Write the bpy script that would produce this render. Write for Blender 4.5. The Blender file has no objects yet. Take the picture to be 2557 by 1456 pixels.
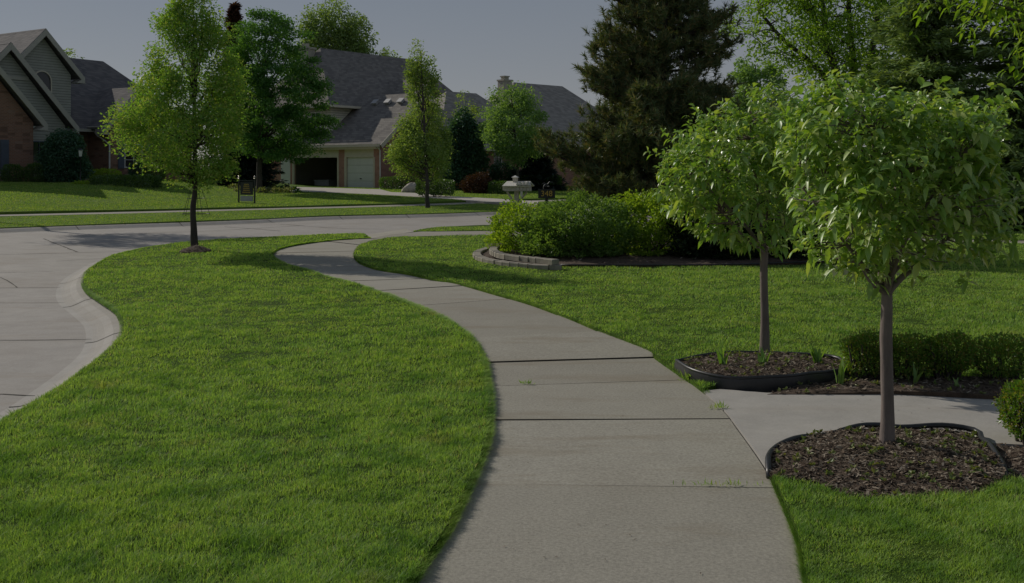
import bpy, math, random
import numpy as np
from mathutils import Vector, Matrix
from mathutils.geometry import delaunay_2d_cdt

C = bpy.context.scene.collection
R = np.random.default_rng(7)
random.seed(7)

# ---------------------------------------------------------------- camera, sky, sun, exposure
scene = bpy.context.scene
FP, HZ, CX, CAMH = 2500.0, 425.0, 1278.5, 1.6      # focal length, horizon row, centre column (of a 2557 px wide picture), eye height
cam_d = bpy.data.cameras.new("camera"); cam = bpy.data.objects.new("camera", cam_d); C.objects.link(cam)
cam.location = (0, 0, CAMH); cam.rotation_euler = (math.radians(90), 0, 0)
cam_d.sensor_width = 36.0; cam_d.lens = 36.0 * FP / 2557.0
cam_d.shift_y = -(728.0 - HZ) / 2557.0
cam_d.clip_start = 0.05; cam_d.clip_end = 3000
scene.camera = cam

SUN_EL, SUN_AZ = math.radians(31), math.radians(50)  # azimuth measured from straight ahead (+Y) towards the left (-X)
SDIR = Vector((-math.sin(SUN_AZ) * math.cos(SUN_EL), math.cos(SUN_AZ) * math.cos(SUN_EL), math.sin(SUN_EL)))
w = bpy.data.worlds.new("World"); scene.world = w; w.use_nodes = True
nt = w.node_tree; bg = nt.nodes["Background"]
sky = nt.nodes.new("ShaderNodeTexSky"); sky.sky_type = 'NISHITA'; sky.sun_disc = False
sky.sun_elevation = SUN_EL; sky.sun_rotation = -SUN_AZ
sky.altitude = 0; sky.air_density = 0.7; sky.dust_density = 0.3; sky.ozone_density = 2.0
# a layer of pale haze low over the horizon, part of it kept overhead as added fill for the shade
tc = nt.nodes.new("ShaderNodeTexCoord"); sx = nt.nodes.new("ShaderNodeSeparateXYZ"); rp = nt.nodes.new("ShaderNodeValToRGB")
nt.links.new(tc.outputs["Generated"], sx.inputs[0]); nt.links.new(sx.outputs[2], rp.inputs[0])
e = rp.color_ramp.elements; e[0].position = .17; e[0].color = (.86, .86, .86, 1); e[1].position = .8; e[1].color = (.5, .5, .5, 1)
rc = nt.nodes.new("ShaderNodeValToRGB"); nt.links.new(sx.outputs[2], rc.inputs[0])
e = rc.color_ramp.elements; e[0].position = .03; e[0].color = (1, .955, .925, 1); e[1].position = .19; e[1].color = (.73, .80, .885, 1)
sc_ = nt.nodes.new("ShaderNodeVectorMath"); sc_.operation = 'SCALE'; sc_.inputs[3].default_value = 2.95; nt.links.new(rc.outputs[0], sc_.inputs[0])
mx = nt.nodes.new("ShaderNodeMix"); mx.data_type = 'RGBA'; nt.links.new(sc_.outputs[0], mx.inputs[7])
nt.links.new(rp.outputs[0], mx.inputs[0]); nt.links.new(sky.outputs[0], mx.inputs[6]); nt.links.new(mx.outputs[2], bg.inputs[0]); bg.inputs[1].default_value = 0.12
sl = bpy.data.lights.new("sun", 'SUN'); sl.energy = 3.6; sl.angle = math.radians(0.5); sl.color = (1.0, 0.93, 0.82)
so = bpy.data.objects.new("sun", sl); C.objects.link(so)
so.rotation_euler = (-SDIR).to_track_quat('-Z', 'Y').to_euler(); so.location = (-30, 30, 40)
vs = scene.view_settings; vs.view_transform = 'Standard'; vs.look = 'None'; vs.exposure = -0.6; vs.gamma = 1.0
cy = scene.cycles; cy.max_bounces = 9; cy.diffuse_bounces = 6; cy.glossy_bounces = 2; cy.transmission_bounces = 4
cy.transparent_max_bounces = 4; cy.caustics_reflective = False; cy.caustics_refractive = False
cy.use_denoising = True

# ---------------------------------------------------------------- placing helpers
def sm(a, b, t):
    t = np.clip((t - a) / (b - a), 0, 1); return t * t * (3 - 2 * t)
def T(x, y):
    """height of the terrain: flat on our side of the road, rising gently towards the houses beyond it"""
    x = np.asarray(x, float); y = np.asarray(y, float)
    s = (x + 14.2) * -0.6764 + (y - 27.8) * 0.7365
    return sm(3, 28, s) * (0.36 + 0.52 * (1 - sm(-21, -13, x)))
_TT = np.concatenate([np.arange(1, 60, .02), np.arange(60, 160, .05)])
def G(xd, yd, dz=0.0):
    """where the line of sight through a point of the photograph meets the terrain"""
    X = (xd - CX) / FP * _TT; Z = CAMH + (HZ - yd) / FP * _TT
    i = np.argmax(Z <= T(X, _TT) + dz)
    if i == 0: i = len(_TT) - 1
    return (float(X[i]), float(_TT[i]))
def GL(pts, dz=0.0): return [G(a, b, dz) for a, b in pts]
def PX(xd, yd, D): return np.array(((xd - CX) / FP * D, D, CAMH + (HZ - yd) / FP * D))
def inside(poly, x, y):
    px = np.array([p[0] for p in poly]); py = np.array([p[1] for p in poly]); r = np.zeros(len(x), bool); j = len(px) - 1
    for i in range(len(px)):
        c = (py[i] > y) != (py[j] > y)
        with np.errstate(divide='ignore', invalid='ignore'):
            r ^= c & (x < (px[j] - px[i]) * (y - py[i]) / (py[j] - py[i] + 1e-12) + px[i])
        j = i
    return r
def vnoise(x, y, sc, seed=0):
    x = np.asarray(x) / sc + 57.3 * seed; y = np.asarray(y) / sc + 13.7 * seed
    xi = np.floor(x); yi = np.floor(y); fx = x - xi; fy = y - yi
    h = lambda a, b: np.modf(np.abs(np.sin(a * 127.1 + b * 311.7 + seed) * 43758.5453))[0]
    fx = fx * fx * (3 - 2 * fx); fy = fy * fy * (3 - 2 * fy)
    return (h(xi, yi) * (1 - fx) + h(xi + 1, yi) * fx) * (1 - fy) + (h(xi, yi + 1) * (1 - fx) + h(xi + 1, yi + 1) * fx) * fy

# ---------------------------------------------------------------- mesh helpers
class Geo:
    def __init__(s): s.V = []; s.F = []; s.n = 0
    def add(s, V, F, mi=0):
        V = np.asarray(V, float).reshape(-1, 3)
        if isinstance(F, np.ndarray): s.F.append((F + s.n, mi))
        else:
            by = {}
            for f in F: by.setdefault(len(f), []).append(f)
            for k, fs in by.items(): s.F.append((np.array(fs, int) + s.n, mi))
        s.V.append(V); s.n += len(V)
    def box(s, x0, x1, y0, y1, z0, z1, mi=0):
        V = [(x, y, z) for z in (z0, z1) for y in (y0, y1) for x in (x0, x1)]
        s.add(V, [(0, 2, 3, 1), (4, 5, 7, 6), (0, 1, 5, 4), (2, 6, 7, 3), (0, 4, 6, 2), (1, 3, 7, 5)], mi)
    def slab(s, pts, th, mi=0):
        """a flat polygon given thickness downwards along its normal"""
        P = np.array(pts, float); n = np.cross(P[1] - P[0], P[2] - P[0]); n /= np.linalg.norm(n)
        if n[2] < 0: P = P[::-1]; n = -n
        k = len(P); V = np.vstack([P, P - n * th])
        s.add(V, [tuple(range(k)), tuple(range(2 * k - 1, k - 1, -1))] + [(i, i + k, (i + 1) % k + k, (i + 1) % k) for i in range(k)], mi)
    def tube(s, pts, rad, sides=8, mi=0, cap=True):
        P = np.array(pts, float); n = len(P); rad = np.broadcast_to(np.asarray(rad, float), (n,))
        t = np.gradient(P, axis=0); t /= np.linalg.norm(t, axis=1)[:, None] + 1e-12
        up = np.array((0, 0, 1.0)) if abs(t[0][2]) < .9 else np.array((0, 1.0, 0))
        a = np.linspace(0, 2 * math.pi, sides, endpoint=False); V = []
        for i in range(n):
            u = np.cross(up, t[i]); u /= np.linalg.norm(u) + 1e-12; v = np.cross(t[i], u); up = v
            V.append(P[i] + rad[i] * (np.cos(a)[:, None] * u + np.sin(a)[:, None] * v))
        F = []
        for i in range(n - 1):
            for j in range(sides):
                k = (j + 1) % sides; F.append((i * sides + j, i * sides + k, (i + 1) * sides + k, (i + 1) * sides + j))
        if cap: F.append(tuple(range(sides))[::-1]); F.append(tuple(range((n - 1) * sides, n * sides)))
        s.add(np.vstack(V), F, mi)
    def lathe(s, prof, c=(0, 0, 0), sides=12, mi=0):
        s.tube([(c[0], c[1], c[2] + z) for r, z in prof], [max(r, 1e-4) for r, z in prof], sides, mi)
    def build(s, name, mats, parent=None, smooth=False):
        me = bpy.data.meshes.new(name); V = np.vstack(s.V)
        me.vertices.add(len(V)); me.vertices.foreach_set("co", V.ravel())
        lv = np.concatenate([f.ravel() for f, m in s.F]); tot = np.concatenate([np.full(len(f), f.shape[1]) for f, m in s.F])
        me.loops.add(len(lv)); me.loops.foreach_set("vertex_index", lv)
        me.polygons.add(len(tot)); st = np.concatenate([[0], np.cumsum(tot)[:-1]])
        me.polygons.foreach_set("loop_start", st); me.polygons.foreach_set("loop_total", tot)
        me.polygons.foreach_set("material_index", np.concatenate([np.full(len(f), m) for f, m in s.F]))
        me.polygons.foreach_set("use_smooth", np.full(len(tot), bool(smooth)))
        me.update(calc_edges=True)
        for m in (mats if isinstance(mats, (list, tuple)) else [mats]): me.materials.append(m)
        o = bpy.data.objects.new(name, me); C.objects.link(o)
        if parent: o.parent = parent
        return o
def tag(o, label=None, cat=None, group=None, kind=None):
    if label: o["label"] = label
    if cat: o["category"] = cat
    if group: o["group"] = group
    if kind: o["kind"] = kind
    return o
def thing(name, label, cat, loc=(0, 0, 0), rz=0.0, group=None):
    o = bpy.data.objects.new(name, None); C.objects.link(o); o.location = loc; o.rotation_euler = (0, 0, rz)
    o.empty_display_size = .2
    return tag(o, label, cat, group)
def copy_tree(o, parent=None):
    c = o.copy(); C.objects.link(c); c.parent = parent
    for ch in list(o.children): copy_tree(ch, c)
    return c
def resample(pts, step):
    P = np.array(pts, float); d = np.concatenate([[0], np.cumsum(np.linalg.norm(np.diff(P, axis=0), axis=1))])
    n = max(2, int(d[-1] / step) + 1); t = np.linspace(0, d[-1], n)
    return np.stack([np.interp(t, d, P[:, k]) for k in range(P.shape[1])], 1)
def smooth_line(pts, step=.2):
    """Catmull-Rom through the points, then evenly resampled"""
    P = np.array(pts, float); P = np.vstack([2 * P[0] - P[1], P, 2 * P[-1] - P[-2]]); out = []
    for i in range(1, len(P) - 2):
        for t in np.linspace(0, 1, 10, endpoint=False):
            a, b, c, d = P[i - 1:i + 3]
            out.append(.5 * (2 * b + (c - a) * t + (2 * a - 5 * b + 4 * c - d) * t * t + (3 * b - a - 3 * c + d) * t ** 3))
    out.append(P[-2]); return resample(out, step)

# ---------------------------------------------------------------- materials
def mat(name):
    m = bpy.data.materials.new(name); m.use_nodes = True; n = m.node_tree; n.nodes.clear()
    return m, n
class N:
    """small wrapper for node building"""
    def __init__(s, nt): s.nt = nt
    def __call__(s, typ, ins=None, **kw):
        n = s.nt.nodes.new("ShaderNode" + typ)
        for k, v in kw.items(): setattr(n, k, v)
        for k, v in (ins or {}).items():
            if hasattr(v, "is_output"): s.nt.links.new(v, n.inputs[k])
            else: n.inputs[k].default_value = v
        return n
    def noise(s, vec, scale, detail=4, rough=.6): return s("TexNoise", {"Vector": vec, "Scale": scale, "Detail": detail, "Roughness": rough}).outputs["Fac"]
    def ramp(s, fac, stops):
        n = s("ValToRGB", {"Fac": fac}); e = n.color_ramp.elements
        while len(e) < len(stops): e.new(.5)
        for i, (p, c) in enumerate(stops): e[i].position = p; e[i].color = (*c, 1) if len(c) == 3 else c
        return n.outputs[0]
    def mix(s, f, a, b, mode='MIX'):
        n = s("Mix", {0: f}, data_type='RGBA', blend_type=mode)
        for k, v in ((6, a), (7, b)):
            if hasattr(v, "is_output"): s.nt.links.new(v, n.inputs[k])
            else: n.inputs[k].default_value = (*v, 1)
        return n.outputs[2]
    def math(s, op, a, b=0.0, c=0.0): return s("Math", {0: a, 1: b, 2: c}, operation=op).outputs[0]
    def bump(s, h, strength, dist): return s("Bump", {"Height": h, "Strength": strength, "Distance": dist}).outputs[0]
    def out(s, sh, disp=None): s.nt.links.new(sh, s("OutputMaterial").inputs[0])
    def pbr(s, col, rough=.7, normal=None, **kw):
        d = {"Base Color": col if hasattr(col, "is_output") else (*col, 1), "Roughness": rough}
        if normal is not None: d["Normal"] = normal
        d.update(kw); b = s("BsdfPrincipled", d); s.out(b.outputs[0]); return b
def plain(name, col, rough=.6, var=.25, scale=6.0, bump=.15, metallic=0.0, coords="Object"):
    m, nt = mat(name); n = N(nt); p = n("TexCoord").outputs[coords]; f = n.noise(p, scale, 5)
    g = n.noise(p, scale * 9, 3)
    f = n.math('ADD', n.math('MULTIPLY', f, .7), n.math('MULTIPLY', g, .3))
    c = n.ramp(f, [(.3, tuple(v * (1 - var) for v in col)), (.7, tuple(min(1, v * (1 + var)) for v in col))])
    n.pbr(c, rough, n.bump(g, bump, .01), Metallic=metallic); return m
def concrete(name, base, warm=(1.06, .98, .88), stain=.5, speck=.35):
    m, nt = mat(name); n = N(nt); p = n("NewGeometry").outputs["Position"]
    big = n.noise(p, .55, 5, .6); mid = n.noise(p, 3.0, 5, .65); fine = n.noise(p, 60, 4, .7); grit = n.noise(p, 190, 2, .5)
    c = n.ramp(mid, [(.25, tuple(v * .80 for v in base)), (.75, tuple(v * 1.15 for v in base))])
    c = n.mix(n.ramp(big, [(.5, (0, 0, 0)), (.72, (stain,) * 3)]), c, tuple(b * k * .66 for b, k in zip(base, warm)))
    big2 = n.noise(n("Mapping", {"Vector": p, "Location": (31, 7, 0)}).outputs[0], 1.3, 4, .6)
    c = n.mix(n.ramp(big2, [(.55, (0, 0, 0)), (.75, (stain * .6,) * 3)]), c, tuple(v * .78 for v in base))
    c = n.mix(speck, c, n.ramp(fine, [(.3, tuple(v * .55 for v in base)), (.7, tuple(min(1, v * 1.35) for v in base))]))
    v = n("TexVoronoi", {"Vector": p, "Scale": 38.0}).outputs["Distance"]
    c = n.mix(n.ramp(v, [(.05, (.5, .5, .5)), (.09, (0, 0, 0))]), c, tuple(b * .35 for b in base))
    rnd = n("NewGeometry").outputs["Random Per Island"]; c = n.mix(1.0, c, n.ramp(rnd, [(0, (.86, .85, .83)), (1, (1.06, 1.06, 1.06))]), 'MULTIPLY')
    lo = n.noise(n("Mapping", {"Vector": p, "Rotation": (0, 0, .4), "Scale": (.5, 2.2, 1)}).outputs[0], 1.1, 5, .7); c = n.mix(n.ramp(lo, [(.52, (0, 0, 0)), (.68, (stain * .8,) * 3)]), c, (base[0] * .70, base[1] * .62, base[2] * .52))
    h = n.math('ADD', n.math('MULTIPLY', fine, .5), grit)
    n.pbr(c, .88, n.bump(h, .35, .004)); return m
def leafmat(name, c1, c2, c3, trans=.45, gloss=.06, rough=.42, tcol=(1.25, 1.25, .35)):
    """leaves: colour varies leaf by leaf, sun shines through"""
    m, nt = mat(name); n = N(nt); r = n("NewGeometry").outputs["Random Per Island"]
    c = n.ramp(r, [(0, c1), (.55, c2), (1, c3)])
    d = n("BsdfDiffuse", {"Color": c}).outputs[0]
    t = n("BsdfTranslucent", {"Color": n.mix(1.0, c, tcol, 'MULTIPLY')}).outputs[0]
    s = n("MixShader", {0: trans, 1: d, 2: t}).outputs[0]
    g = n("BsdfGlossy", {"Color": (1, 1, 1, 1), "Roughness": rough}).outputs[0]
    lw = n("LayerWeight", {"Blend": .25}).outputs["Fresnel"]
    f = n.math('MULTIPLY', n.math('ADD', n.math('MULTIPLY', lw, 1.5), .5), gloss)
    n.out(n("MixShader", {0: f, 1: s, 2: g}).outputs[0]); return m
def grassmat(name, ca, cb, cc, trans=.5):
    m, nt = mat(name); n = N(nt); g = n("NewGeometry"); p = g.outputs["Position"]
    c = n.ramp(g.outputs["Random Per Island"], [(0, ca), (.6, cb), (.93, cc), (.955, (.42, .38, .22)), (1, (.50, .46, .30))])
    f = n.noise(p, .8, 4, .6); f2 = n.noise(p, 3.2, 3, .6)
    c = n.mix(n.ramp(f, [(.4, (0, 0, 0)), (.64, (.6, .6, .6))]), c, n.mix(.55, c, (.46, .60, .10)))
    c = n.mix(n.ramp(f2, [(.46, (0, 0, 0)), (.64, (.85, .85, .85))]), c, n.mix(.65, c, (.06, .22, .035)))
    f3 = n.noise(n("Mapping", {"Vector": p, "Location": (9, 4, 0)}).outputs[0], 1.7, 4, .65); c = n.mix(n.ramp(f3, [(.60, (0, 0, 0)), (.74, (.55, .55, .55))]), c, (.46, .42, .17))
    d = n("BsdfDiffuse", {"Color": c}).outputs[0]
    t = n("BsdfTranslucent", {"Color": n.mix(1.0, c, (1.15, 1.12, .5), 'MULTIPLY')}).outputs[0]
    s = n("MixShader", {0: trans, 1: d, 2: t}).outputs[0]
    gl = n("BsdfGlossy", {"Color": (1, 1, 1, 1), "Roughness": .45}).outputs[0]
    n.out(n("MixShader", {0: .014, 1: s, 2: gl}).outputs[0]); return m
def lawnmat(name, a, b, c_, fine=9.0):
    m, nt = mat(name); n = N(nt); p = n("NewGeometry").outputs["Position"]
    f = n.noise(p, .5, 5, .65); g = n.noise(p, fine, 5, .75); h = n.noise(p, fine * 5, 3, .7)
    c = n.ramp(f, [(.3, a), (.7, b)]); c = n.mix(n.ramp(g, [(.35, (.75,) * 3), (.6, (0, 0, 0))]), c, c_)
    hh = n.math('ADD', g, n.math('MULTIPLY', h, .6))
    n.pbr(c, .95, n.bump(hh, .9, .05), **{"Specular IOR Level": .1}); return m
def brickmat(name, c1, c2, mortar, dark=.5):
    m, nt = mat(name); n = N(nt); p = n("TexCoord").outputs["Object"]; s = n("SeparateXYZ", {0: p})
    v = n("CombineXYZ", {0: n.math('ADD', s.outputs[0], s.outputs[1]), 1: s.outputs[2]}).outputs[0]
    b = n("TexBrick", {"Vector": v, "Scale": 1.0, "Mortar Size": .012, "Brick Width": .215, "Row Height": .076, "Color1": (*c1, 1), "Color2": (*c2, 1), "Mortar": (*mortar, 1)})
    wn = n("TexWhiteNoise", {"Vector": n("VectorMath", {0: n("VectorMath", {0: v, 1: (1 / .43, 1 / .152, 1)}, operation='MULTIPLY').outputs[0]}, operation='FLOOR').outputs[0]}).outputs["Value"]
    c = n.mix(n.ramp(wn, [(.86, (0, 0, 0)), (.9, (dark,) * 3)]), b.outputs[0], (.03, .022, .02))
    c = n.mix(n.ramp(wn, [(.0, (dark * .8,) * 3), (.06, (0, 0, 0))]), c, (.38, .33, .28))
    c = n.mix(.35, c, n.ramp(n.noise(p, 1.2, 5), [(.3, tuple(v * .6 for v in c1)), (.7, tuple(v * 1.3 for v in c2))]))
    n.pbr(c, .9, n.bump(b.outputs["Fac"], -.4, .01)); return m
def sidingmat(name, col, step=.16):
    m, nt = mat(name); n = N(nt); p = n("TexCoord").outputs["Object"]; z = n("SeparateXYZ", {0: p}).outputs[2]
    f = n.math('FRACT', n.math('DIVIDE', z, step)); d = n.ramp(f, [(0, (.30,) * 3), (.18, (.75,) * 3), (.3, (1,) * 3)])
    c = n.mix(1.0, n.ramp(n.noise(p, 2.5, 4), [(.3, tuple(v * .9 for v in col)), (.7, tuple(v * 1.07 for v in col))]), d, 'MULTIPLY')
    n.pbr(c, .6, n.bump(n.math('SUBTRACT', 1.0, f), .6, .015)); return m
def roofmat(name, a, b):
    m, nt = mat(name); n = N(nt); p = n("TexCoord").outputs["Object"]; s = n("SeparateXYZ", {0: p}); z = s.outputs[2]
    row = n.math('DIVIDE', z, .13); fr = n.math('FRACT', row); ri = n.math('FLOOR', row)
    u = n.math('ADD', n.math('DIVIDE', n.math('ADD', s.outputs[0], n.math('MULTIPLY', s.outputs[1], 1.01)), .33), n.math('MULTIPLY', ri, .37))
    wn = n("TexWhiteNoise", {"Vector": n("CombineXYZ", {0: n.math('FLOOR', u), 1: ri}).outputs[0]}).outputs["Value"]
    c = n.ramp(n.math('ADD', n.math('MULTIPLY', wn, .6), n.math('MULTIPLY', n.noise(p, .7, 4), .4)), [(.2, a), (.8, b)])
    c = n.mix(n.ramp(fr, [(0, (.55,) * 3), (.16, (0, 0, 0))]), c, tuple(v * .35 for v in a))
    n.pbr(c, .95, n.bump(n.math('ADD', n.math('SUBTRACT', 1.0, fr), n.math('MULTIPLY', wn, .3)), .7, .02)); return m
def barkmat(name, a, b, scale=14.0):
    m, nt = mat(name); n = N(nt); p = n("TexCoord").outputs["Object"]
    q = n("Mapping", {"Vector": p, "Scale": (1, 1, .22)}).outputs[0]; f = n.noise(q, scale, 6, .7); g = n.noise(p, scale * .35, 3)
    c = n.ramp(n.math('ADD', n.math('MULTIPLY', f, .7), n.math('MULTIPLY', g, .3)), [(.3, a), (.7, b)])
    n.pbr(c, .9, n.bump(f, .6, .012)); return m
def glassmat(name, col=(.02, .025, .03)):
    m, nt = mat(name); n = N(nt); n.pbr(col, .05, None, **{"Specular IOR Level": .6}); return m

M = {}
M['walk'] = concrete('walk_concrete', (.338, .318, .264), stain=.8, speck=.62)
M['path'] = concrete('path_concrete', (.42, .40, .37), stain=.3, speck=.2)
M['street'] = concrete('street_concrete', (.345, .322, .295), stain=.6, speck=.25)
M['kerb'] = concrete('kerb_concrete', (.36, .34, .308), stain=.5, speck=.3)
M['drive'] = concrete('drive_concrete', (.50, .46, .41), stain=.2, speck=.2)
M['worn'] = concrete('worn_gutter_concrete', (.405, .385, .355), stain=.3, speck=.15)
M['crack'] = plain('joint_dirt', (.055, .05, .04), .95, .4, 20)
M['soil'] = plain('soil', (.055, .042, .03), .95, .5, 9, .6, coords="Object")
M['lawn'] = lawnmat('lawn_turf', (.06, .115, .015), (.085, .135, .017), (.035, .07, .010))
M['farlawn'] = lawnmat('far_lawn_turf', (.12, .21, .034), (.17, .245, .04), (.07, .14, .02), 7.0)
M['grass'] = grassmat('grass_blades', (.28, .47, .11), (.33, .52, .125), (.41, .57, .18))
M['fargrass'] = grassmat('far_grass_blades', (.22, .36, .09), (.28, .41, .10), (.36, .45, .17))
M['mulch'] = plain('mulch', (.085, .058, .04), .95, .6, 16, .8)
M['chip'] = leafmat('mulch_chips', (.06, .042, .032), (.15, .115, .085), (.34, .29, .23), 0.0, .01, .8)
M['pipe'] = plain('black_plastic', (.03, .03, .032), .38, .3, 8, .05)
M['block'] = plain('wall_block', (.29, .265, .21), .9, .4, 9, .25)
M['brick'] = brickmat('red_brick', (.37, .185, .115), (.24, .115, .075), (.30, .26, .22))
M['brick2'] = brickmat('salmon_brick', (.52, .26, .19), (.44, .20, .145), (.36, .30, .26), .25)
M['siding'] = sidingmat('grey_siding', (.38, .38, .335))
M['siding2'] = sidingmat('cream_siding', (.72, .68, .58))
M['trim'] = plain('putty_trim', (.66, .60, .48), .6, .08, 3, .05)
M['trim1'] = plain('grey_trim', (.46, .44, .385), .6, .08, 3, .05)
M['roof'] = roofmat('weathered_shingles', (.155, .142, .13), (.25, .23, .205))
M['roof1'] = roofmat('slate_shingles', (.115, .11, .112), (.19, .175, .168))
M['roof3'] = roofmat('sunlit_tone_shingles', (.25, .23, .205), (.37, .34, .30))  # paler tone paints in sunlight that these slopes do not receive
M['white'] = plain('white_paint', (.74, .73, .70), .5, .05, 4, .05)
M['gdoor'] = plain('garage_door_paint', (.74, .74, .69), .55, .05, 2, .05)
M['dark'] = plain('dark_interior', (.045, .045, .05), .9, .3, 3)
M['glass'] = glassmat('window_glass')
M['shutter'] = plain('slate_blue_shutter', (.10, .12, .16), .6, .1, 5)
M['stone'] = plain('pale_stone', (.42, .39, .33), .9, .3, 4, .6)
M['iron'] = plain('black_iron', (.02, .022, .022), .45, .2, 12, .05)
M['copper'] = plain('finial_metal', (.45, .40, .36), .35, .2, 12, .05, .6)
M['gold'] = plain('gold_paint', (.50, .33, .06), .5, .15, 20, .05)
M['signgrey'] = plain('grey_panel', (.38, .38, .38), .6, .1, 8, .05)
M['wood'] = plain('weathered_wood', (.50, .47, .40), .75, .25, 14, .3)
M['woodlight'] = plain('pale_shakes', (.68, .65, .58), .8, .25, 22, .4)
M['bark'] = barkmat('grey_bark', (.055, .045, .038), (.14, .115, .10))
M['barkpear'] = barkmat('smooth_pear_bark', (.11, .085, .078), (.30, .245, .22), 12)
M['barkdark'] = barkmat('dark_bark', (.035, .03, .026), (.085, .07, .06))
M['birch'] = barkmat('pale_bark', (.30, .30, .28), (.5, .49, .46), 8)

# ================================================================= SETTING
U = np.array((.7365, .6764)); NN = np.array((-.6764, .7365))       # along the far road, and away from it towards the houses
WL = [(1000,1500),(1035,1456),(1060,1420),(1110,1350),(1150,1270),(1180,1205),(1207,1140),(1221,1085),(1225,1045),(1223,995),(1218,950),(1210,905),(1195,872),(1171,845),(1135,816),(1100,795),(1040,767),(985,745),(930,726),(860,704),(818,694),(768,677),(731,667),(700,655),(680,642),(686,630),(708,620),(758,610),(818,602.5),(870,598.5),(918,596)]
WR = [(2040,1530),(2008,1456),(1990,1365),(1957,1278),(1930,1215),(1918,1188),(1889,1140),(1844,1078),(1803,1025),(1743,972),(1706,947),(1636,897),(1616,877),(1497,831),(1422,799),(1326,763),(1236,737),(1136,709),(1081,701),(1018,687),(958,678),(918,667),(893,655),(883,640),(888,625),(903,612),(943,600.5),(1018,592.5),(1207,589),(1600,594),(2557,609),(3400,622)]
JOINTS = [((1180,1205),(1930,1217)),((1224,1050),(1812,1046)),((1219,964),(1706,951)),((1212,905),(1635,893)),((1172,847),(1497,831)),((1117,801),(1385,788)),((1032,763),(1268,745)),((931,727),(1167,712)),((850,703),(1060,695)),((760,677),(950,675)),((690,632),(884,627)),((818,602.5),(903,612)),((918,596),(960,598))]
L = smooth_line(GL(WL), .05); Rr = smooth_line(GL(WR), .05)
def ext(poly, i0, step):                      # prolong a line backwards behind the camera
    a, b = poly[0], poly[6]; d = (a - b) / np.linalg.norm(a - b); return np.vstack([[a + d * t for t in np.arange(step, .05, -.05)], poly])
L = ext(L, 0, 4.5); Rr = ext(Rr, 0, 4.5)
def near(line, p): return int(np.argmin(np.linalg.norm(line - np.array(p), axis=1)))
jl = [(near(L, G(*a)), near(Rr, G(*b))) for a, b in JOINTS]
a0, b0 = jl[0]
pre = []                                      # two more slabs under and behind the camera
for k in (2.9, 1.45):
    pre.append((max(0, a0 - int(k / .05)), max(0, b0 - int(k / .05))))
jl = pre + jl
def fill(poly, zf, name, m, grid=None, skirt=0.0, parent=None, jitter=.3, smooth=True, dz=0.0):
    """a filled outline with an undulating top and a skirt down its edge"""
    P = [Vector((float(a), float(b))) for a, b in poly]; n = len(P); pts = list(P)
    if grid:
        xs = [p[0] for p in P]; ys = [p[1] for p in P]
        gx, gy = np.meshgrid(np.arange(min(xs), max(xs), grid), np.arange(min(ys), max(ys), grid))
        gx = gx.ravel() + R.uniform(-jitter, jitter, gx.size) * grid; gy = gy.ravel() + R.uniform(-jitter, jitter, gy.size) * grid
        k = inside(poly, gx, gy); pts += [Vector((float(a), float(b))) for a, b in zip(gx[k], gy[k])]
    V, E, F, *_ = delaunay_2d_cdt(pts, [(i, (i + 1) % n) for i in range(n)], [], 1, 1e-5)
    X = np.array([v[0] for v in V]); Y = np.array([v[1] for v in V])
    g = Geo(); F = [f if (V[f[1]] - V[f[0]]).cross(V[f[2]] - V[f[0]]) > 0 else f[::-1] for f in F]
    g.add(np.stack([X, Y, zf(X, Y) + dz], 1), F)
    if skirt:
        A = np.array([(p[0], p[1]) for p in P]); za = zf(A[:, 0], A[:, 1]) + dz
        VV = np.vstack([np.column_stack([A, za]), np.column_stack([A, za - skirt])])
        g.add(VV, [(i, (i + 1) % n, n + (i + 1) % n, n + i) for i in range(n)])
    return g.build(name, m, parent, smooth and not skirt)

# ---- ground sheet to the horizon
gx = np.concatenate([np.linspace(-900, -70, 8), np.arange(-66, 67, 3.0), np.linspace(70, 900, 8)])
gy = np.concatenate([np.linspace(-300, -10, 5), np.arange(-8, 122, 3.0), np.linspace(130, 1500, 9)])
XX, YY = np.meshgrid(gx, gy); ZZ = T(XX, YY) - .30
g = Geo(); nx = len(gx); idx = np.arange(len(gy) * nx).reshape(len(gy), nx)
g.add(np.stack([XX.ravel(), YY.ravel(), ZZ.ravel()], 1), np.stack([idx[:-1, :-1].ravel(), idx[:-1, 1:].ravel(), idx[1:, 1:].ravel(), idx[1:, :-1].ravel()], 1))
tag(g.build('ground', M['lawn'], None, True), kind='structure')

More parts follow.
